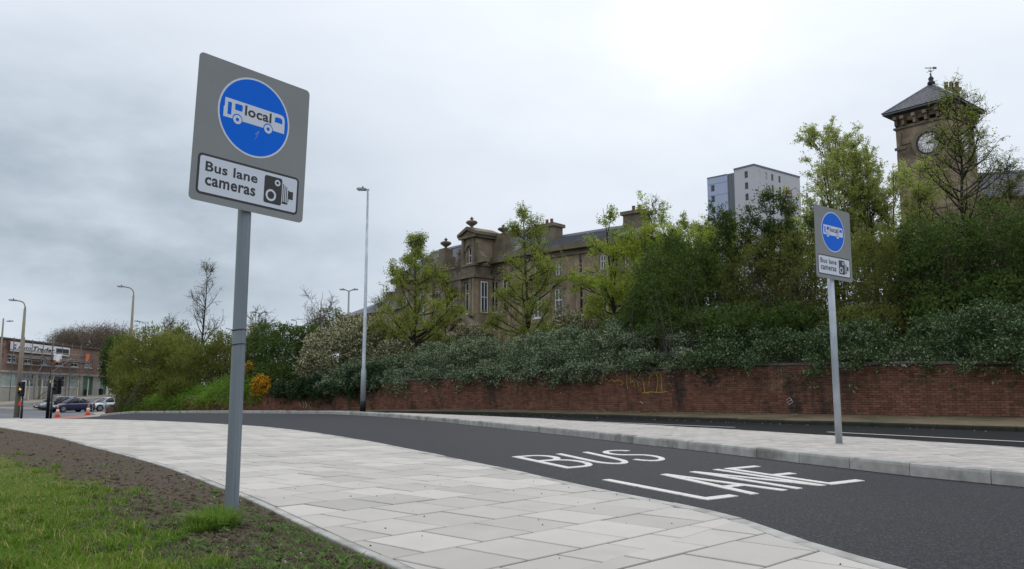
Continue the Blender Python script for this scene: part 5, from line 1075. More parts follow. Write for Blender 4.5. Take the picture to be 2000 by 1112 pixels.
# low far wing on the left
FW = Fr(at(663, 640, 96)[:2], (.63, -.777)); FW.n = np.array([-.777, -.63]); wing = empty('stone_wing', tuple(at(700, 640, 92)), 'low stone wing with hipped slate roof left of the old building', 'building')
e0, e1 = 0, FW.hit(790, 600)[0]; ze = FW.hit(700, 617)[1]; zr2 = FW.off(-4).hit(735, 588)[1]
ww = [(FW.hit(u, 624)[0] - .35, FW.hit(u, 624)[0] + .35, ze - 1.7, ze - .75) for u in (672, 684, 689, 694, 708, 714, 734, 741)]
ww.sort(); ww = [w for i, w in enumerate(ww) if i == 0 or w[0] > ww[i - 1][1] + .1]
mb = MB(); wall_holes(mb, FW, e0, e1, 2, ze, ww); mb.build('wall', MTs, wing); MB().fbox(FW, e0, e1, -8, -.4, 2, ze - .1).build('building_core', MTs, wing)
for w_ in ww: win(FW, w_, 1, par=wing, w=.06, sill=0, hb=0)
rfm = MB(); rfm.add([FW.P(e0 - .3, .4, ze), FW.P(e1, .4, ze), FW.P(e1, -4, zr2), FW.P(e0 + 4.5, -4, zr2), FW.P(e0 - .3, -8.4, ze), FW.P(e1, -8.4, ze)], [(0, 1, 2, 3), (0, 3, 4), (3, 2, 5, 4), (1, 5, 2), (0, 4, 5, 1)]); rw = rfm.build('roof', MT['slate'], wing)
slates(FW, e0 + 4.5, e1, .42, ze + .02, -4, zr2 + .05, 12, 'slates', rw); MB().fbox(FW, e0 + 4.5, e1, -4.15, -3.85, zr2, zr2 + .15).build('ridge_tiles', MT['lead'], rw); MB().fbox(FW, e0 + 4.6, e0 + 5.6, -4.5, -3.5, zr2 - .5, zr2 + .7).build('chimney', MTd, rw)
# ---------------------------------------------------------------- clock tower
Np = np.array([.556 * 71, 71.0]); dl, drr = np.array([-.64, .768]), np.array([.768, .64]); SD = 5.0
Ff = Fr(Np + dl * SD, -dl); Ff.n = -drr; Fs = Fr(Np, drr); Fs.n = -dl         # front and right faces
tw = empty('clock_tower', (float((Np + (dl + drr) * SD / 2)[0]), float((Np + (dl + drr) * SD / 2)[1]), 3), 'square sandstone clock tower with white dial, belfry brackets and pyramid slate roof', 'clock tower')
ze_ = at(1873, 190, 69.9)[2]; zap = at(1820, 163, 74.4)[2]; zc_, sc0 = Ff.hit(1813.5, 279)[1], Ff.hit(1813.5, 279)[0]; zband = Ff.hit(1790, 244)[1]; zstr = Ff.hit(1757, 292)[1]

cen = Np + (dl + drr) * SD / 2
def ringbox(z0, z1, o, name, m, th=.4, par=tw):
    mb = MB(); 
    for a, b in ((dl, drr), (drr, dl)):
        pass
    q = [cen + dl * sx_ * (SD / 2 + o) + drr * sy_ * (SD / 2 + o) for sx_, sy_ in ((-1, -1), (-1, 1), (1, 1), (1, -1))]; q = [tuple(p) for p in q]
    if area(q) < 0: q = q[::-1]
    return mb.prism(q, z0, z1).build(name, m, par)
op = [(a, b, zband + .25, ze_ - .75) for a, b in ((1.05, 1.75), (2.07, 2.77), (3.09, 3.79))]
for fr in (Ff, Fs): mb = MB(); wall_holes(mb, fr, .0 if fr is Ff else .001, SD, zband + .2, ze_ - .3, op, .45); mb.build('belfry_wall', MTs, tw)
ringbox(-.5 + zband, zband + .2, .0, 'upper_block', MTs); ringbox(zband - .05, zband + .12, .16, 'belfry_string_course', MTd); ringbox(-2, zband - .501, 0.0, 'tower_shaft', MTs); ringbox(zstr - 6.2, zstr - 5.95, .12, 'string_course', MTd)
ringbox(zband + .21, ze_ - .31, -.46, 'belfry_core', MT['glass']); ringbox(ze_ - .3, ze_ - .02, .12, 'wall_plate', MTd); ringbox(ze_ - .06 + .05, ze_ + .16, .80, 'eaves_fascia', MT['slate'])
for fr in (Ff, Fs):
    for a, b in ((-.14, .92), (SD - .92, SD + .14)): MB().fbox(fr, a, b, .003, .14, zstr - .1, zstr + .15).build('string_course', MTd, tw)
    for s in (.2, .86, 1.91, 2.93, 3.98, SD - .2):
        mb = MB(); mb.fbox(fr, s - .16, s + .16, .003, .62, ze_ - .62, ze_ - .32); mb.fbox(fr, s - .13, s + .13, .003, .34, ze_ - 1.15, ze_ - .623); mb.build('eaves_bracket', MTs, tw)
    # blind panels and corner quoins
    for a, b in ((.35, 1.25), (3.6, 4.5)):
        if fr is Ff or a > 0: MB().fbox(fr, a, b, .003, .10, zstr + .35, zstr + .5).build('panel_moulding', MTd, tw); MB().fbox(fr, a, a + .14, .003, .10, zstr + .501, zband - .35).build('panel_moulding', MTd, tw)
    for k in range(26):
        z = zstr - 1 - k * .62
        for s in (.0, SD - .6): MB().fbox(fr, s + (.004 if s == 0 else (-.2 if k % 2 else 0)), s + .6 + (.2 if (k % 2 and s == 0) else -.004), .003, .05, z, z + .56).build('quoin', MTs, tw)
for fr, rr_ in ((Ff, 1), (Fs, 1)):
    sC = SD / 2 if fr is Fs else sc0; n = 40; ra, rb2 = 1.08, 1.42; mb = MB()
    for k in range(n):
        a0, a1 = 2 * math.pi * k / n, 2 * math.pi * (k + 1) / n; mb.box8([fr.P(sC + r_ * math.cos(a), dn, zc_ + r_ * math.sin(a)) for dn in (.003, .16) for r_, a in ((ra, a0), (rb2, a0), (rb2, a1), (ra, a1))])
    mb.build('clock_surround', MTd, tw); T_ = lambda x, y, z, fr=fr, sC=sC: fr.P(sC + x, z, zc_ + y)
    dial = plate(circ(0, 0, 1.0, 40), T_, .02, .05, 'clock_dial', MT['dialw'], tw)
    ring(0, 0, .92, 1.08, T_, .10, 'dial_rim', MT['darkmetal'], dial); ring(0, 0, .62, .65, T_, .06, 'dial_ring', MT['darkmetal'], dial)
    for k in range(12):
        a = math.pi / 2 - k * math.pi / 6; cs_, sn = math.cos(a), math.sin(a); num = ('XII', 'I', 'II', 'III', 'IIII', 'V', 'VI', 'VII', 'VIII', 'IX', 'X', 'XI')[k]; wn = .07 * len(num) + .05
        text(num, -wn / 1, wn / 1, -.115, .115, 'numeral', MT['black'], dial, lambda x, y, z, a=a, cs_=cs_, sn=sn: T_(cs_ * .785 + x * sn * .8 + y * cs_, sn * .785 - x * cs_ * .8 + y * sn, z), .065, .012)
        MB().box8([T_(cs_ * r_ - sn * w_, sn * r_ + cs_ * w_, zz) for zz in (.055, .062) for r_, w_ in ((.14, -.012), (.62, -.012), (.62, .012), (.14, .012))]).build('dial_spoke', MT['darkmetal'], dial)
    for ang, L__, w_, nm in ((95, .5, .055, 'hour_hand'), (60, .82, .04, 'minute_hand')):
        a = math.radians(90 - ang); cs_, sn = math.cos(a), math.sin(a); MB().box8([T_(cs_ * r_ - sn * ww_, sn * r_ + cs_ * ww_, zz) for zz in (.08, .11) for r_, ww_ in ((-.15, -w_), (L__, -w_ * .4), (L__, w_ * .4), (-.15, w_))]).build(nm, MT['black'], dial)
ap = (cen[0], cen[1], zap); ec = [cen + dl * a * (SD / 2 + .85) + drr * b * (SD / 2 + .85) for a, b in ((-1, -1), (-1, 1), (1, 1), (1, -1))]
mb = MB(); mb.add([(p[0], p[1], ze_ + .165) for p in ec] + [ap], [(0, 1, 4), (1, 2, 4), (2, 3, 4), (3, 0, 4)]); tr = mb.build('roof', MT['slate'], tw)
mb = MB(); rows = 16                                             # slate courses of the pyramid
for side in range(4):
    a, b = ec[side], ec[(side + 1) % 4]
    for k in range(rows):
        t0, t1 = k / rows, min(1, (k + 1.1) / rows); n = max(1, int(round((1 - t0) * 15)))
        A0, B0 = a * (1 - t0) + cen * t0, b * (1 - t0) + cen * t0; A1, B1 = a * (1 - t1) + cen * t1, b * (1 - t1) + cen * t1; z0_, z1_ = ze_ + .165 + (zap - ze_ - .165) * t0 + .05, ze_ + .165 + (zap - ze_ - .165) * t1 + .01
        for j in range(n):
            f0, f1 = (j + .02) / n, (j + .98) / n; p = [A0 + (B0 - A0) * f0, A0 + (B0 - A0) * f1, A1 + (B1 - A1) * f1, A1 + (B1 - A1) * f0]; mb.add([(p[0][0], p[0][1], z0_), (p[1][0], p[1][1], z0_), (p[2][0], p[2][1], z1_), (p[3][0], p[3][1], z1_)], [(0, 1, 2, 3)])
mb.build('slates', MT['slate'], tr)['kind'] = 'stuff'
for p in ec: MB().tube([(p[0], p[1], ze_ + .2), ap], .07, 6).build('hip_flashing', MT['lead'], tr)
fn = MB().lathe((ap[0], ap[1], zap - .1), [(.35, 0), (.33, .25), (.18, .4), (.24, .55), (.24, .65), (.08, .85), (.05, 1.0), (.12, 1.05), (.03, 1.12), (.018, 1.8)], 12).build('finial', MT['darkmetal'], tr, True)
for a in (0, 90): a = math.radians(a + 35); MB().tube([(ap[0] - .36 * math.cos(a), ap[1] - .36 * math.sin(a), zap + 1.25), (ap[0] + .36 * math.cos(a), ap[1] + .36 * math.sin(a), zap + 1.25)], .025, 4).build('vane_arm', MT['darkmetal'], fn)
MB().box8([(ap[0] + x, ap[1] + y * .4, zap + z) for z in (1.52, 1.6) for x, y in ((-.5, -.05), (.55, -.05), (.55, .05), (-.5, .05))]).build('vane_arrow', MT['lead'], fn); MB().box8([(ap[0] + x, ap[1] + y, zap + z) for z in (1.46, 1.68) for x, y in ((.25, -.02), (.6, -.02), (.6, .02), (.25, .02))]).build('vane_tail', MT['lead'], fn)
ch = at(1859, 179, 77); co = MB().box(ch[0] - .55, ch[0] + .55, 76.6, 77.4, ze_ - 1, ch[2] - .1).build('chimney', MTd, tw); MB().box(ch[0] - .7, ch[0] + .7, 76.45, 77.55, ch[2] - .099, ch[2] + .25).build('chimney_cap', MTd, co)
for k, u in enumerate((1848, 1858, 1869)): q = at(u, 170, 77); MB().lathe((q[0], 77, ch[2] + .25), [(.2, 0), (.16, .55), (.2, .6), (.2, .68)], 12).build('chimney_pot', MT['pot'], co)
FR = Fr(Np + drr * SD + dl * 1.2, (.95, -.31)); FR.n = np.array([-.31, -.95]); rwg = empty('slate_roofed_wing', FR.P(5, 0, 5), 'slate roofed stone wing joined to the right of the clock tower', 'building')
zre = FR.hit(1960, 388)[1]; zrr = FR.off(-4).hit(1960, 339)[1]; MB().fbox(FR, 0, 22, -8, 0, 0, zre).build('wall', MTs, rwg)
rfm = MB(); rfm.add([FR.P(0, .4, zre + .02), FR.P(22, .4, zre + .02), FR.P(22, -4, zrr), FR.P(0, -4, zrr), FR.P(0, -8.4, zre), FR.P(22, -8.4, zre)], [(0, 1, 2, 3), (3, 2, 5, 4), (0, 3, 4), (1, 5, 2)]); rw = rfm.build('roof', MT['slate'], rwg); slates(FR, 0, 22, .42, zre + .04, -4, zrr + .06, 14, 'slates', rw); MB().fbox(FR, 0, 22, -4.15, -3.85, zrr, zrr + .2).build('ridge_tiles', MT['lead'], rw)
# ---------------------------------------------------------------- high rise
Kc = at(1472, 322, 200); zk = Kc[2]; hr = empty('tower_block', (Kc[0], Kc[1], 0), 'modern pale grey tower block with lavender stair tower far behind the trees', 'building')
Pl = at(1433, 332, 204.6)[:2]; Pr_ = at(1562, 349, 212)[:2]; K = Kc[:2]
FL = Fr(Pl, K - Pl); FL.n = -np.array([-FL.d[1], FL.d[0]]); FL.n = FL.n if FL.n[1] < 0 else -FL.n; FK = Fr(K, Pr_ - K); FK.n = np.array([FK.d[1], -FK.d[0]]); FK.n = FK.n if FK.n[1] < 0 else -FK.n
LLn = float(np.linalg.norm(K - Pl)); LK = float(np.linalg.norm(Pr_ - K)); st_ = 2.9
wl = [FL.rect(1454.5, 345, 1461, 359)]; wl = [(wl[0][0], wl[0][1], zk - 2.95 - k * st_, zk - 1.2 - k * st_) for k in range(12)]
cols = [(1480, 1485), (1494, 1498), (1506, 1510), (1520, 1524)]; wk = []
for k in range(12):
    for a, b in cols:
        s0, s1 = FK.hit(a, 340)[0], FK.hit(b, 340)[0]
        wk.append((s0, s1, zk - 2.95 - k * st_, zk - 1.2 - k * st_))
mb = MB(); wall_holes(mb, FL, 0, LLn, 0, zk, wl); mb.build('left_wall', MT['cladw'], hr); mb = MB(); wall_holes(mb, FK, .0, LK, 0, zk, wk); mb.build('right_wall', MT['cladw'], hr)
for w_ in wl: win(FL, w_, 1, par=hr, fm=MT['cladg'], w=.1, sill=0, hb=.35)
for w_ in wk: win(FK, w_, 1, par=hr, fm=MT['cladg'], w=.1, sill=0, hb=.35)
for k in range(10):
    z = zk - 5.9 - k * st_; s0, s1 = FK.hit(1529, 380)[0], FK.hit(1547, 380)[0]
    MB().fbox(FK, s0, s1, .01, .06, z, z + 1.7).build('balcony_panel', MT['redp'], hr); MB().fbox(FK, s0, s1, .07, .9, z - .25, z - .05).build('balcony_slab', MT['cladw'], hr); MB().fbox(FK, (s0 + s1) / 2 - .5, (s0 + s1) / 2 + .4, .065, .1, z + .3, z + 1.5).build('balcony_glass', MT['glass'], hr)
MB().fbox(FL, -.0, LLn, .003, .15, zk - .15, zk + .25).build('parapet', MT['cladg'], hr); MB().fbox(FK, .0, LK, .003, .15, zk - .15, zk + .25).build('parapet', MT['cladg'], hr)
PG = at(1420, 340, 206)[:2]; FG = Fr(PG, Pl - PG); FG.n = FL.n; LG = float(np.linalg.norm(Pl - PG)); zg = FG.hit(1426, 339)[1]; MB().fbox(FG, 0, LG + .3, -8, -.1, 0, zg).build('stair_core', MT['cladg'], hr)
for s in np.arange(.3, LG, .8): MB().fbox(FG, s, s + .12, -.099, .02, 0, zg - .1).build('fin', MT['cladg'], hr)
PV = at(1381, 349, 210)[:2]; FV = Fr(PV, PG - PV); FV.n = FL.n; LV = float(np.linalg.norm(PG - PV)); zv = FV.hit(1400, 345)[1]; r_ = FV.rect(1389, 361, 1396, 395); wv = [(r_[0], r_[1], zv - 3.8 - k * st_, zv - 2.1 - k * st_) for k in range(9)]
mb = MB(); wall_holes(mb, FV, 0, LV, 0, zv, wv); mb.build('lavender_wall', MT['cladl'], hr); MB().fbox(FV, 0, LV, -8, -.36, 0, zv - .2).build('lavender_core', MT['cladg'], hr)
for w_ in wv: win(FV, w_, 1, par=hr, fm=MT['cladg'], w=.12, sill=0, hb=.5)
for k in range(10): MB().fbox(FV, 0, LV, .003, .03, zv - 1.9 - k * st_ * 1.05, zv - 1.83 - k * st_ * 1.05).build('cladding_joint', MT['cladg'], hr)
MB().fbox(FV, 0, LV, .003, .1, zv - .1, zv + .15).build('parapet', MT['cladg'], hr)
MB().add([(*FL.P(0, -.36, 0)[:2], 0), (*FL.P(LLn, -.5, 0)[:2], 0), (*FK.P(LK, -.36, 0)[:2], 0), (*(FK.P(LK, -9, 0)[:2]), 0), (*(FL.P(0, -10, 0)[:2]), 0)] + [(*FL.P(0, -.36, 0)[:2], zk - .1), (*FL.P(LLn, -.5, 0)[:2], zk - .1), (*FK.P(LK, -.36, 0)[:2], zk - .1), (*(FK.P(LK, -9, 0)[:2]), zk - .1), (*(FL.P(0, -10, 0)[:2]), zk - .1)], [(5, 6, 7, 8, 9), (0, 4, 3, 2, 1)] + [(i, (i + 1) % 5, 5 + (i + 1) % 5, 5 + i) for i in range(5)]).build('core', MT['cladw'], hr)
# ---------------------------------------------------------------- vegetation
def wallY(u):
    k = (u - 1000) / F; P = WALLP.p; f = P[:, 0] - k * P[:, 1]; i = np.where(np.sign(f[:-1]) != np.sign(f[1:]))[0]
    if len(i) == 0: return 58. if u < 500 else 22.
    i = i[0]; t = f[i] / (f[i] - f[i + 1]); return float(P[i, 1] * (1 - t) + P[i + 1, 1] * t)
def bez(P0, Pc, P1, r0, r1, K=6, sides=4):
    """many bent tapering twigs at once: (V,F)"""
    P0, Pc, P1 = (np.asarray(a, float) for a in (P0, Pc, P1)); n = len(P0); t = np.linspace(0, 1, K)[None, :, None]
    C_ = (1 - t) ** 2 * P0[:, None] + 2 * t * (1 - t) * Pc[:, None] + t ** 2 * P1[:, None]
    T_ = unit(P1 - P0); ref = np.where(np.abs(T_[:, 2:3]) > .9, np.array([[1., 0, 0]]), np.array([[0, 0, 1.]])); A = unit(np.cross(T_, ref)); B = np.cross(T_, A)
    rad = (np.asarray(r0).reshape(-1, 1) * (1 - t[0, :, 0]) + np.asarray(r1).reshape(-1, 1) * t[0, :, 0])
    an = 2 * np.pi * np.arange(sides) / sides; ringv = A[:, None] * np.cos(an)[None, :, None] + B[:, None] * np.sin(an)[None, :, None]
    V = C_[:, :, None] + ringv[:, None] * rad[:, :, None, None]; i = np.arange(n * K * sides).reshape(n, K, sides); j = np.roll(i, -1, 2)
    Fc = np.stack([i[:, :-1], j[:, :-1], j[:, 1:], i[:, 1:]], -1).reshape(-1, 4); return V.reshape(-1, 3), Fc
def joinvf(L):
    V = []; Fc = []; b = 0
    for v, f in L: V.append(v); Fc.append(f + b); b += len(v)
    return np.concatenate(V), np.concatenate(Fc)
def bpt(P0, Pc, P1, t): t = t[:, None]; return (1 - t) ** 2 * P0 + 2 * t * (1 - t) * Pc + t ** 2 * P1
def rosettes(Cn, rad, per, L_, asp, rg, up=.25, spread=.6, droop=0.):
    n = len(Cn); o = unit(rg.normal(0, 1, (n, per, 3))) ; o[..., 2] = o[..., 2] * .8 + up * .6
    rr = rad * rg.uniform(.15, 1, (n, per, 1)) ** .6; sc_ = rg.uniform(.7, 1.35, (n, 1, 1)); P = Cn[:, None] + o * rr * sc_
    D = unit(o + rg.normal(0, spread, o.shape) + np.array([0, 0, up - droop])); Sd = unit(np.cross(D, rg.normal(0, 1, o.shape)))
    ln = L_ * rg.uniform(.6, 1.3, n * per); return leafquads(P.reshape(-1, 3), D.reshape(-1, 3), Sd.reshape(-1, 3), ln, ln * asp)
def quads(V): return np.arange(len(V)).reshape(-1, 4)
def hedge(name, label, cat, lo, up, dep, dens, crad, per, L_, mat_, seed, asp=.42, bulge=.45, kind=None, group=None, front=.3, stems=True, droop=0., jit=.12, mat2=None):
    rg = np.random.default_rng(seed); us = np.linspace(lo[0][0], lo[-1][0], 200); vl = np.interp(us, *zip(*lo)); vu = np.interp(us, *zip(*up))
    lo = [(u, v + (0 if 1150 < u < 1300 else 4 if stems and cat == 'hedge' else 0)) for u, v in lo]; vl = np.interp(us, *zip(*lo)); A = np.array([at(u, v, wallY(u) - front) for u, v in zip(us, vl)]); B = np.array([at(u, v, wallY(u) + dep) for u, v in zip(us, vu)])
    seg = np.linalg.norm(np.diff(A, axis=0), axis=1); hgt = np.linalg.norm(B - A, axis=1); w = seg * (hgt[1:] + hgt[:-1]) / 2; area_ = w.sum(); n = int(area_ * dens)
    t0 = empty(name, tuple(A[100]), label, cat, group)
    nlob = int(area_ * 1.5); li = rg.choice(len(w), nlob, p=w / w.sum()); lf = rg.uniform(0, 1, nlob)[:, None]; lt = rg.uniform(.02, 1, nlob)[:, None]
    LO = (A[li] * (1 - lf) + A[li + 1] * lf) * (1 - lt) + (B[li] * (1 - lf) + B[li + 1] * lf) * lt + np.array([0, -.75, .65]) * (bulge * np.sin(np.pi * lt)); LO[:, 2] -= rg.exponential(.03, nlob) * (lt[:, 0] < .25); LR = rg.uniform(.22, .6, nlob) * (.65 + .35 * np.sin(np.pi * lt[:, 0]))
    ne = int(seg.sum() * 2.6); li = rg.choice(len(seg), ne, p=seg / seg.sum()); lf = rg.uniform(0, 1, ne)[:, None]; E_ = A[li] * (1 - lf) + A[li + 1] * lf; E_[:, 2] += rg.uniform(-.05, .42, ne) + .14 * fnoise(E_[:, 0] * 2, E_[:, 1], 1, 1); LO = np.concatenate([LO, E_]); LR = np.concatenate([LR, rg.uniform(.18, .34, ne)]); nlob += ne
    def lobes(n, cr, per, L2):
        i = rg.choice(nlob, n, p=LR ** 2 / (LR ** 2).sum()); dd_ = unit(unit(rg.normal(0, 1, (n, 3))) + np.array([0, -.75, .7]) * .9); return rosettes(LO[i] + dd_ * LR[i][:, None] * rg.uniform(.85, 1.1, (n, 1)) + rg.normal(0, jit * .25, (n, 3)), cr, per, L2, asp, rg, droop=droop)
    def layer(n, off, cr, per, L2):
        i = rg.choice(len(w), n, p=w / w.sum()); f = rg.uniform(0, 1, n)[:, None]; t = rg.uniform(0, 1, n)[:, None]
        a = A[i] * (1 - f) + A[i + 1] * f; b = B[i] * (1 - f) + B[i + 1] * f; P = a + (b - a) * t; nrm = np.array([0, -.75, .65])
        wob = fnoise(P[:, 0] * 1.1, P[:, 1] * 1.1 + P[:, 2] * 1.6, 1, seed % 7)[:, None] * .42 + fnoise(P[:, 0] * 3.2, P[:, 2] * 3.4, 1, (seed + 3) % 7)[:, None] * .24
        P = P + nrm * (bulge * np.sin(np.pi * t) + wob * np.sin(np.pi * np.clip(t * .9 + .05, 0, 1)) + off) + rg.normal(0, jit, P.shape); return rosettes(P, cr, per, L2, asp, rg, droop=droop)
    V = np.concatenate([lobes(int(n * 1.25), crad, per, L_) if stems else layer(n, 0, crad, per, L_), layer(int(n * .6), -.34, crad * 1.2, int(per * .8), L_ * 1.15), layer(int(n * .5), -.75, crad * 1.4, int(per * .8), L_ * 1.4)])
    npmesh('foliage', V, quads(V), mat_, t0)
    if stems:
        k = int(area_ * 1.2); i = rg.integers(0, 199, k); P1 = A[i] + (B[i] - A[i]) * rg.uniform(.3, .95, (k, 1)); P0 = A[i] + (B[i] - A[i]) * rg.uniform(.1, .6, (k, 1)) + np.array([0, .8, -.5]); Pc = (P0 + P1) / 2 + rg.normal(0, .2, P0.shape)
        Vv, Ff_ = bez(P0, Pc, P1, np.full(k, .022), np.full(k, .008)); npmesh('stems', Vv, Ff_, MT['bark'], t0)['kind'] = 'stuff'
    return t0
hedge('grassy_bank_growth', 'bright green long grass hanging down the bank left of the gorse', 'long grass', [(242, 797), (300, 794), (360, 791), (430, 786), (480, 780), (505, 776)], [(238, 785), (300, 778), (360, 768), (430, 752), (480, 740), (505, 740)], 2.5, 16, .3, 34, .34, LM['grassb'], 101, asp=.09, stems=False, droop=.75, bulge=.3)
hedge('ivy', 'dark ivy trailing over the top of the wall behind the tall lamp', 'ivy', [(520, 778), (548, 770), (575, 774), (600, 776), (640, 772), (680, 770), (705, 768), (735, 758)], [(520, 755), (548, 752), (575, 757), (600, 752), (640, 742), (680, 738), (705, 735), (735, 725)], .8, 26, .2, 30, .12, LM['ivy'], 102, asp=.7, droop=.5, bulge=.2)
hedge('hedge', 'silvery grey-green hedge spilling over the left part of the brick wall', 'hedge', [(622, 768), (660, 758), (700, 752), (735, 760), (772, 762), (810, 756), (838, 740), (866, 747), (910, 741), (985, 739), (1060, 741), (1135, 742), (1172, 733), (1197, 722), (1235, 717), (1285, 719), (1335, 713)],
      [(622, 748), (660, 730), (700, 717), (735, 710), (797, 704), (830, 690), (860, 678), (910, 671), (960, 668), (1010, 665), (1060, 650), (1120, 645), (1180, 640), (1235, 640), (1285, 655), (1335, 668)], 3.4, 21, .15, 44, .09, LM['hedge'], 103, asp=.38)
hedge('hedge', 'dark green hedge on the wall behind the black tag, left of the far sign pole', 'hedge', [(1342, 712), (1370, 718), (1430, 721), (1480, 722), (1550, 720), (1600, 725), (1640, 719), (1700, 716), (1743, 702)],
      [(1342, 672), (1400, 662), (1500, 655), (1600, 650), (1700, 648), (1743, 650)], 2.2, 23, .15, 38, .09, LM['hedged'], 104, asp=.4)
hedge('hedge', 'dark green hedge on the wall at the right edge of the picture', 'hedge', [(1752, 706), (1800, 715), (1850, 716), (1900, 715), (1950, 710), (2010, 712), (2080, 712)],
      [(1752, 652), (1850, 636), (1920, 610), (1990, 600), (2080, 595)], 2.4, 24, .15, 38, .09, LM['hedged'], 105, asp=.4)
def shrub(name, label, cat, blobs, dens, crad, per, L_, mat_, seed, asp=.42, stems=40, bark=None, base_v=None, fill=.5, up=.25, group=None, droop=0., rough=.18, srad=.02, thin=0., kind=None):
    rg = np.random.default_rng(seed); Bs = []
    for u, v, Y, ru, rv in blobs: c = at(u, v, Y); k = Y / F; Bs.append((c, np.array([ru * k, max(ru, rv) * k * .75, rv * k])))
    C0 = Bs[0][0]; zb = min(b[0][2] - b[1][2] for b in Bs); t0 = empty(name, (C0[0], C0[1], zb), label, cat, group); cen_ = []
    for c, r in Bs:
        n = int(4 * np.pi * ((r[0] * r[1] + r[0] * r[2] + r[1] * r[2]) / 3) * dens); d = unit(rg.normal(0, 1, (n, 3))); d = d[(d[:, 2] > -.75)]
        q = 1 + rough * fnoise(d[:, 0] * 3 + c[0], d[:, 2] * 3 + d[:, 1] * 3, 1.2, seed % 7) + rg.normal(0, .05, len(d)); a = c + d * r * q[:, None]; keep = rg.uniform(0, 1, len(d)) > thin * (fnoise(d[:, 0] * 4 + c[0], d[:, 2] * 5, 1, 2) > 0); a = a[keep]
        ins = np.zeros(len(a), bool)
        for c2, r2 in Bs:
            if c2 is not c: ins |= (((a - c2) / r2) ** 2).sum(1) < .6
        a = a[~ins]; m = int(n * fill); b = c + unit(rg.normal(0, 1, (m, 3))) * r * rg.uniform(.45, .9, (m, 1)); cen_ += [a, b]
    Cn = np.concatenate(cen_); V = rosettes(Cn, crad, per, L_, asp, rg, up=up, droop=droop); npmesh('foliage', V, quads(V), mat_, t0)
    if stems:
        i = rg.choice(len(Cn), min(stems, len(Cn)), False); P1 = Cn[i]; b = [Bs[k % len(Bs)] for k in range(len(i))]; P0 = np.array([[c[0] + rg.normal(0, r[0] * .25), c[1] + rg.normal(0, r[1] * .25), zb - .2] for c, r in b]); 
        near = np.array([min(range(len(Bs)), key=lambda k: abs(p[0] - Bs[k][0][0])) for p in P1]); P0[:, 0] = [Bs[k][0][0] + rg.normal(0, Bs[k][1][0] * .2) for k in near]
        Pc = P0 * .4 + P1 * .6; Pc[:, 2] = P0[:, 2] * .5 + P1[:, 2] * .5; Pc += rg.normal(0, .25, Pc.shape); Pc[:, :2] = P0[:, :2] * .75 + P1[:, :2] * .25 + rg.normal(0, .15, (len(i), 2))
        Vv, Fc = bez(P0, Pc, P1, np.full(len(i), srad), np.full(len(i), srad * .3)); npmesh('stems', Vv, Fc, bark or MT['twig'], t0)['kind'] = 'stuff'
    return t0
shrub('evergreen_shrub', 'dense dark evergreen bush above the wall, right of the orange gorse', 'shrub', [(560, 700, 51, 48, 62), (515, 690, 52, 38, 50), (602, 690, 51, 34, 52), (545, 740, 49.5, 60, 26)], 14, .2, 22, .14, LM['dark'], 201, stems=60)
shrub('flowering_shrub', 'big bush with cream flower clusters behind the tall lamp post', 'shrub', [(660, 690, 48, 62, 50), (735, 680, 47, 55, 55), (622, 722, 46.5, 40, 30), (700, 650, 50, 45, 32), (775, 700, 45, 40, 34)], 15, .19, 26, .13, LM['cream'], 202, asp=.5, stems=70)
shrub('young_shrub', 'yellow-green bush below the low stone wing, left of the twin-headed lamp', 'shrub', [(648, 626, 62, 24, 22), (625, 645, 62, 22, 22)], 9, .24, 20, .14, LM['olive'], 203, stems=20)
shrub('willow_shrub', 'feathery yellow-green willow bush at the left end of the brick wall', 'shrub', [(288, 715, 59, 58, 66), (258, 758, 57.5, 26, 40), (330, 725, 58, 46, 62), (285, 760, 56, 44, 30)], 11, .36, 26, .2, LM['willow'], 204, asp=.3, stems=130, bark=MT['twig'], rough=.3, thin=.5, up=.5)
shrub('willow_shrub', 'olive willow bush below the tall thin bare tree', 'shrub', [(385, 725, 55, 48, 46), (425, 705, 56, 34, 48), (350, 700, 61, 40, 55), (345, 765, 53, 30, 20)], 10, .36, 24, .18, LM['olive'], 205, asp=.34, stems=110, rough=.3, thin=.5, up=.5)
shrub('background_shrub', 'mottled grey-green bush seen on both sides of the near sign pole', 'shrub', [(450, 715, 60, 42, 55), (490, 690, 62, 30, 48)], 9, .3, 22, .14, LM['cream'], 206, asp=.4, stems=50, thin=.4)
shrub('low_shrub', 'low dark bush at the foot of the left end of the brick wall', 'shrub', [(236, 800, 58.5, 16, 14), (262, 788, 58, 24, 18)], 12, .2, 22, .12, LM['olive'], 207, stems=10)
g_ = shrub('gorse', 'gorse bush with bright orange-yellow flowers above the wall', 'shrub', [(510, 757, 47.6, 16, 22), (484, 725, 49.5, 9, 14), (528, 768, 47.3, 12, 9)], 30, .14, 26, .085, LM['gorse'], 208, asp=.6, stems=8)
shrub('brown_thicket', 'brown leafless thicket rising behind the brick shop roof', 'shrub', [(175, 672, 137, 62, 24), (215, 665, 130, 40, 22), (130, 668, 142, 30, 16)], 3.0, 1.1, 22, .4, LM['brown'], 209, asp=.14, stems=300, rough=.4, srad=.05, bark=MT['twig'], up=.6)
shrub('ivy_clad_bush', 'dark green bush filling the gap between the brick shop and the willow', 'shrub', [(224, 715, 118, 16, 52), (236, 740, 100, 16, 36)], 4, .5, 22, .3, LM['dark'], 210, stems=20)
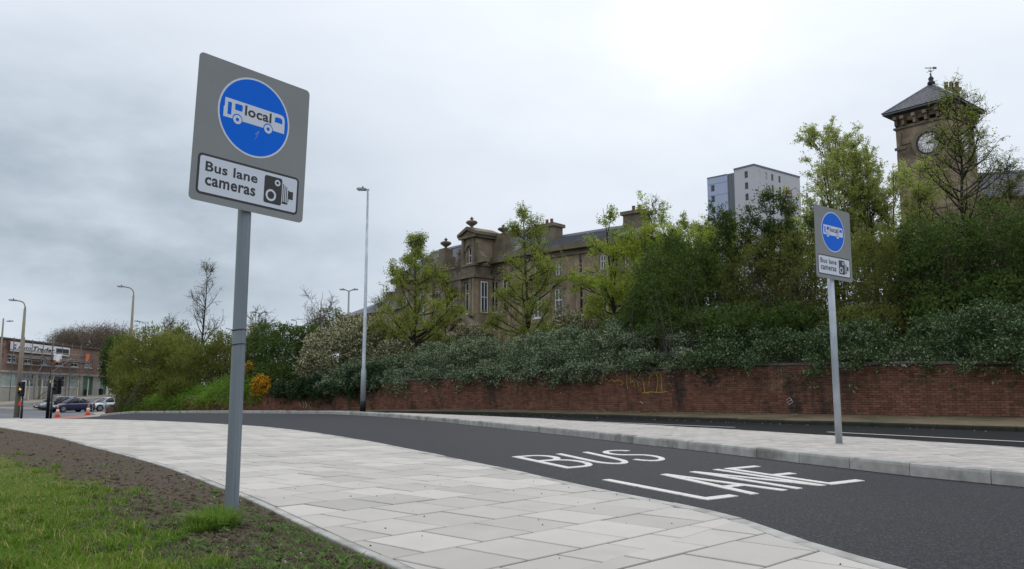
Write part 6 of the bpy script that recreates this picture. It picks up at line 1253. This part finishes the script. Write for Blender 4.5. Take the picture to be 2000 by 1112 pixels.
shrub('dark_shrub', 'large dark green shrub above the hedge left of the tower block', 'shrub', [(1320, 560, 35.5, 78, 92), (1270, 610, 34.5, 52, 60), (1390, 590, 35, 55, 92), (1345, 650, 33.5, 95, 42), (1230, 640, 35.5, 50, 30), (1525, 640, 31.5, 95, 45), (1430, 640, 32, 60, 40), (1640, 640, 31, 60, 42)], 12, .2, 22, .14, LM['dark'], 211, asp=.36, stems=170, bark=MT['bark'], rough=.25, thin=.25)
shrub('twiggy_shrub', 'dense twiggy olive shrub between the dark shrub and the far sign', 'shrub', [(1480, 560, 33.5, 70, 88), (1560, 560, 32.5, 60, 100)], 12, .22, 20, .11, LM['olive'], 212, asp=.34, stems=260, bark=MT['twig'], srad=.018, rough=.3, thin=.5, up=.6)
shrub('olive_shrub', 'olive green shrub directly right of the far sign panel', 'shrub', [(1705, 545, 31, 62, 95), (1690, 640, 30, 90, 40), (1760, 600, 30.5, 45, 60)], 13, .2, 20, .11, LM['olive'], 213, asp=.36, stems=200, srad=.016, rough=.3, thin=.35, up=.5)
shrub('glossy_shrub', 'tall dark glossy-leaved shrub in front of the clock tower base', 'shrub', [(1850, 520, 29.5, 74, 100), (1800, 560, 29.5, 45, 80), (1870, 610, 28.5, 90, 50), (1790, 470, 31, 40, 42)], 12, .18, 22, .13, LM['dark'], 214, asp=.38, stems=240, bark=MT['twig'], rough=.3, thin=.3)
shrub('glossy_shrub', 'dark leafy shrub at the right edge above the hedge', 'shrub', [(1960, 490, 29, 66, 92), (2020, 520, 28.5, 60, 110), (1960, 590, 28, 90, 50)], 12, .18, 22, .13, LM['dark'], 215, asp=.38, stems=240, bark=MT['twig'], rough=.3, thin=.35)
shrub('background_shrub', 'dark leafy growth filling the bank behind the far sign pole', 'shrub', [(1640, 570, 39, 90, 85), (1540, 580, 39, 80, 75), (1740, 560, 39, 70, 90), (1830, 560, 38, 70, 90), (1930, 540, 37, 90, 100), (1440, 600, 40, 80, 60)], 8, .28, 22, .13, LM['dark'], 220, asp=.4, stems=80, bark=MT['bark'])
def tree(name, label, u, Y, vbase, vtop, prof, leaf, seed, nlimb=26, nsub=6, ntwig=5, per=7, L_=.09, r0=.11, bark=None, el=(.25, 1.0), wob=.25, first=.2, asp=.5, twl=.38, lean=0., trunks=1, group=None, crad=.16, cat='tree', rtwig=.006, ul=None):
    rg = np.random.default_rng(seed); b = at(u, vbase, Y); k = Y / F; ztop = at(u, vtop, Y)[2]; H = ztop - b[2]; t0 = empty(name, tuple(b), label, cat, group)
    pv = sorted(prof); pz = [at(u, v, Y)[2] for v, _ in pv][::-1]; pw = [w * k for _, w in pv][::-1]; bk = bark or MT['bark']; trunkVF = []; limbVF = []; leaves = []
    cx = lambda z: b[0] + lean * (z - b[2])
    for tr_ in range(trunks):
        hh = H * (.93 if tr_ == 0 else rg.uniform(.7, .95)); sp = 0 if trunks == 1 else rg.normal(0, .45, 2); K = 7; tz = np.linspace(0, 1, K); off = np.cumsum(rg.normal(0, wob * H / 40, (K, 2)), 0)
        TP = np.stack([b[0] + lean * tz * hh + off[:, 0] + (sp[0] * tz * 1.6 + sp[0] * .3 if trunks > 1 else 0), b[1] + off[:, 1] + (sp[1] * tz * 1.6 if trunks > 1 else 0), b[2] - .3 + tz * (hh + .3)], -1)
        mbt = MB().tube([tuple(p) for p in catmull(TP, .6)], list(np.interp(np.linspace(0, 1, len(catmull(TP, .6))), [0, .5, 1], [r0, r0 * .5, .01])), 7); trunkVF.append(mbt)
        nl = nlimb // trunks; zend = rg.uniform(pz[0], pz[-1], nl * 3); wz = np.interp(zend, pz, pw); kk = rg.uniform(0, 1, nl * 3) < (wz / max(pw)) ** .7 * .9 + .1; zend = zend[kk][:nl]; wz = wz[kk][:nl]; nl = len(zend)
        az = np.arange(nl) * 2.4 + rg.normal(0, .4, nl); rad = wz * rg.uniform(.55, 1.05, nl); e = rg.uniform(*el, nl); zs = np.maximum(b[2] + H * first * .6, zend - rad * e - .2); zs = np.minimum(zs, b[2] + hh * .97)
        S0 = np.stack([np.interp(zs, TP[:, 2], TP[:, 0]), np.interp(zs, TP[:, 2], TP[:, 1]), zs], -1); ax = np.interp(zend, [b[2], ztop], [b[0], b[0] + lean * H]) + (TP[-1, 0] - b[0] - lean * hh) * (zend - b[2]) / H * (trunks > 1)
        E0 = np.stack([ax + np.cos(az) * rad, b[1] + np.sin(az) * rad * .9, zend], -1); Cc = (S0 + E0) / 2 + np.stack([np.cos(az) * rad * .15, np.sin(az) * rad * .15, -rad * .12], -1) + rg.normal(0, .08, S0.shape) * rad[:, None]
        lr = np.clip(r0 * .5 * (1 - (zs - b[2]) / H * .75), .012, None); limbVF.append(bez(S0, Cc, E0, lr, np.full(nl, .007), 7, 5))
        # side branches
        i = np.repeat(np.arange(nl), nsub); t = rg.uniform(.25, 1, len(i)); s = bpt(S0[i], Cc[i], E0[i], t); dirr = unit(E0[i] - S0[i]) * .6 + unit(rg.normal(0, 1, s.shape)) * .75 + np.array([0, 0, .25]); ll = np.linalg.norm(E0 - S0, axis=1)[i] * rg.uniform(.18, .42, len(i)) * (1.2 - t * .6) + .15
        e2 = s + unit(dirr) * ll[:, None]; c2 = (s + e2) / 2 + rg.normal(0, .06, s.shape) * ll[:, None] * 2; limbVF.append(bez(s, c2, e2, np.full(len(i), .014), np.full(len(i), rtwig), 5, 3))
        j = np.repeat(np.arange(len(i)), ntwig); t = rg.uniform(.15, 1, len(j)); s3 = bpt(s[j], c2[j], e2[j], t); tl = twl * rg.uniform(.5, 1.3, len(j)); e3 = s3 + unit(unit(e2[j] - s[j]) * .5 + unit(rg.normal(0, 1, s3.shape)) * .8 + np.array([0, 0, .2])) * tl[:, None]
        limbVF.append(bez(s3, (s3 + e3) / 2 + rg.normal(0, .03, s3.shape), e3, np.full(len(j), rtwig), np.full(len(j), rtwig * .6), 3, 3))
        if per:
            m = np.repeat(np.arange(len(j)), per * 2 if per > 4 else per); t = rg.uniform(.2, 1.05, len(m))[:, None]; P = s3[m] * (1 - t) + e3[m] * t + rg.normal(0, crad * .35, (len(m), 3)); D = unit(rg.normal(0, 1, P.shape) + np.array([0, 0, .15])); Sd = unit(np.cross(D, rg.normal(0, 1, P.shape))); ln = L_ * 1.12 * rg.uniform(.5, 1.3, len(m)); leaves.append(leafquads(P, D, Sd, ln, ln * asp))
    mbt = MB(); [mbt.add(q.v, q.f) for q in trunkVF]; mbt.build('trunk', bk, t0, True); V, Fc = zip(*limbVF); lv = []; lf = []; o_ = 0
    for v, f in limbVF: lv.append(v); lf.append(f + o_); o_ += len(v)
    npmesh('branches', np.concatenate(lv), np.concatenate(lf), bk, t0)
    if per: V = np.concatenate(leaves); npmesh('crown', V, quads(V), LM[leaf], t0)
    return t0
GT = 'trees on the bank behind the wall'
tree('young_tree', 'light green tree standing left of the ornate gable', 812, 46, 705, 448, [(450, 4), (480, 22), (520, 50), (560, 72), (610, 84), (650, 90), (685, 70)], 'spring', 301, 52, 7, 6, 7, .085, .13, group=GT)
tree('young_tree', 'small olive green tree filling the gap just left of the gable, below the urn', 872, 50, 690, 520, [(530, 12), (570, 28), (620, 34), (670, 30)], 'olive', 302, 20, 6, 5, 7, .085, .08, group=GT)
tree('young_tree', 'open olive green tree with dark trunk in front of the right wing', 1035, 43, 690, 398, [(400, 10), (430, 26), (470, 50), (520, 82), (570, 90), (620, 88), (660, 60)], 'spring', 303, 48, 7, 6, 6, .085, .14, group=GT)
tree('young_tree', 'bright lime green tree right of the open olive tree', 1215, 42, 690, 388, [(392, 16), (425, 50), (465, 84), (520, 95), (570, 90), (620, 70)], 'lime', 304, 42, 8, 6, 10, .09, .12, trunks=2, group=GT)
tree('young_tree', 'rounded lime green tree below the square chimney, next to the dark shrub', 1310, 38.5, 690, 420, [(424, 30), (445, 72), (480, 90), (540, 80), (600, 50)], 'lime', 305, 36, 8, 6, 9, .09, .11, trunks=2, group=GT)
tree('young_tree', 'olive green tree top showing between the rounded lime tree and the tower block', 1372, 42, 640, 425, [(430, 26), (455, 50), (490, 60), (540, 60)], 'spring', 330, 26, 7, 5, 9, .09, .10, trunks=2, group=GT)
tree('young_tree', 'tall pale yellow-green tree behind the far sign panel', 1640, 40, 640, 250, [(252, 12), (280, 50), (330, 82), (380, 90), (430, 85), (500, 60)], 'pale', 306, 60, 8, 6, 10, .09, .10, trunks=4, el=(.8, 1.8), group=GT)
tree('young_tree', 'pale yellow-green tree standing just left of the clock tower', 1722, 40, 640, 292, [(295, 14), (330, 42), (380, 52), (430, 60), (500, 50)], 'pale', 307, 42, 8, 6, 10, .09, .09, trunks=3, el=(.8, 1.8), group=GT)
tree('young_tree', 'slender green tree in front of the left edge of the clock tower', 1790, 38, 640, 300, [(305, 10), (340, 26), (400, 38), (450, 42), (520, 34)], 'pale', 308, 26, 7, 5, 9, .08, .08, trunks=2, el=(.8, 1.8), group=GT)
tree('sparse_tree', 'tall sparse small-leaved tree in front of the right side of the clock tower', 1906, 34, 600, 142, [(145, 8), (180, 34), (230, 52), (290, 74), (350, 96), (400, 100), (450, 75)], 'spring', 309, 70, 7, 4, 4, .075, .12, el=(.5, 1.2), group=GT, crad=.12)
tree('sparse_tree', 'thin dark twiggy tree in front of the slate roof at the right edge', 1985, 33, 600, 315, [(318, 10), (350, 40), (400, 60), (460, 60)], 'olive', 310, 22, 6, 4, 5, .075, .08, el=(.6, 1.3), group=GT, crad=.12)
tree('thin_tree', 'tall thin nearly bare tree above the willow bushes', 391, 62, 730, 497, [(505, 9), (540, 20), (580, 34), (620, 42), (660, 38)], 'olive', 311, 30, 5, 4, 1, .10, .11, bark=MT['twig'], el=(.6, 1.5), group='nearly bare trees at the left', rtwig=.008, crad=.25, twl=.5)
tree('bare_tree', 'leafless pale tree standing behind the dark evergreen bush', 622, 60, 700, 560, [(565, 22), (590, 40), (630, 40), (660, 30)], None, 312, 18, 5, 4, 0, r0=.09, bark=MT['paletwig'], el=(.8, 1.8), group='nearly bare trees at the left', rtwig=.012, twl=.6)
tree('bare_tree', 'grey leafless birch behind the feathery willow bush', 318, 72, 720, 622, [(625, 14), (650, 30), (680, 36)], 'olive', 313, 18, 5, 4, 2, .12, .08, bark=MT['twig'], el=(.6, 1.3), group='nearly bare trees at the left', rtwig=.013, twl=.7)
tree('bare_tree', 'leafless tree showing just right of the near sign pole', 497, 72, 720, 598, [(600, 16), (640, 34), (680, 32)], 'olive', 314, 18, 5, 4, 2, .12, .08, bark=MT['twig'], el=(.6, 1.3), group='nearly bare trees at the left', rtwig=.013, twl=.7)
tree('bare_tree', 'small leafless tree in front of the left bay windows of the stone building', 893, 52, 690, 500, [(505, 10), (560, 24), (620, 22)], None, 315, 14, 5, 4, 0, r0=.07, bark=MT['paletwig'], el=(.8, 1.8), group='nearly bare trees on the bank', rtwig=.009, twl=.5)
tree('bare_tree', 'dead branch rising above the rounded lime tree', 1286, 41, 640, 378, [(382, 8), (410, 16), (440, 14)], None, 316, 8, 4, 3, 0, r0=.045, el=(1.2, 2.2), group='nearly bare trees on the bank', rtwig=.006)
tree('bare_tree', 'bare twigs with few leaves left of the light green tree', 745, 50, 700, 545, [(550, 8), (580, 18), (620, 20)], 'pale', 317, 12, 5, 4, 1, .09, .06, bark=MT['twig'], el=(.8, 1.8), group='nearly bare trees on the bank', rtwig=.009)
tree('laurel_tree', 'dark leaved sprawling branches in front of the tower block', 1500, 34, 640, 362, [(365, 14), (400, 30), (430, 34), (470, 40), (520, 60)], 'dark', 318, 20, 6, 5, 7, .10, .07, el=(.8, 2.0), lean=-.02, trunks=2, group=GT)
tree('laurel_tree', 'smaller dark leaved branches left of the tower block base', 1412, 35, 640, 398, [(400, 22), (420, 34), (450, 30), (500, 30)], 'dark', 319, 14, 6, 5, 7, .10, .06, el=(.8, 2.0), trunks=2, group=GT)
tree('laurel_tree', 'grey-green dark leaved branches between the tower block and the far sign', 1572, 34, 640, 395, [(400, 22), (430, 34), (460, 40), (500, 50)], 'dark', 320, 18, 6, 5, 6, .09, .06, el=(.8, 2.0), trunks=2, group=GT)
tree('pale_shrub_tree', 'loose pale bush at the top of the hedge below the stone gable', 925, 47, 690, 640, [(645, 40), (665, 55), (680, 50)], 'cream', 321, 26, 6, 5, 9, .10, .05, el=(.5, 1.4), cat='shrub', group='bushes at the foot of the old building')
tree('pale_shrub_tree', 'loose pale bush in front of the ground floor of the right wing', 1130, 44, 680, 610, [(615, 40), (640, 70), (665, 60)], 'cream', 322, 30, 6, 5, 9, .10, .05, el=(.5, 1.4), cat='shrub', group='bushes at the foot of the old building')
# litter along the foot of the wall and in the gutter
rg = np.random.default_rng(50); mb = MB()
def scrap(x, y, z, s):
    a = rg.uniform(0, 3.14); c_, s_ = math.cos(a), math.sin(a); h = s * rg.uniform(.15, .6); P = [(-s, -s * .4, 0), (s, -s * .5, 0), (s * .8, s * .5, h), (-s * .7, s * .4, h * .6)]
    mb.add([(x + p[0] * c_ - p[1] * s_, y + p[0] * s_ + p[1] * c_, z + p[2]) for p in P] + [(x + p[0] * c_ - p[1] * s_ * .9, y + p[0] * s_ + p[1] * c_, z - .004) for p in P], [(0, 1, 2, 3), (7, 6, 5, 4), (0, 4, 5, 1), (1, 5, 6, 2), (2, 6, 7, 3), (3, 7, 4, 0)])
for k in range(70):
    s = s_of_x(rg.normal(7.5, 2.6)); p, t, nb = brick_frame(s); q = p - nb * rg.uniform(.05, .25); scrap(q[0], q[1], Wbase(s) + .01, rg.uniform(.01, .03))
for k in range(150):
    s = rg.uniform(1, A_.L * .75); p = A_(s)[:2]; t = A_.tan(s); n_ = np.array([t[1], -t[0]]); q = p + n_ * (-.25 - rg.exponential(.12)) * 1; scrap(q[0], q[1], float(Hg(*q)) - .01, rg.uniform(.006, .018))
put(mb.build('litter', MT['litter'], None), 'tiny pale scraps of litter along the gutter and foot of the brick wall', 'litter', kind='stuff')
g_ = G(1487, 824, 0); mb = MB(); rg = np.random.default_rng(5)
mb.lathe((g_[0], g_[1], -.016), [(.13, 0), (.12, .03), (.07, .05), (.05, .075), (.01, .08)], 9).build('litter_bag', MT['bannerw'], None); put(bpy.data.objects['litter_bag'], 'crumpled white paper lying on the far carriageway', 'litter')
mb = MB(); rg = np.random.default_rng(9)
for k in range(60):
    P = slabs[int(rg.integers(0, 90))]; cx = sum(p[0] for p in P) / len(P) + rg.uniform(-.2, .2); cy = sum(p[1] for p in P) / len(P) + rg.uniform(-.2, .2); r = rg.uniform(.0025, .007); mb.lathe((cx, cy, .001), [(r, 0), (r * .8, r * .6), (r * .3, r)], 6)
put(mb.build('grit', MT['rubber'], None), 'tiny dark specks of grit lying on the pale slabs', 'grit', kind='stuff')
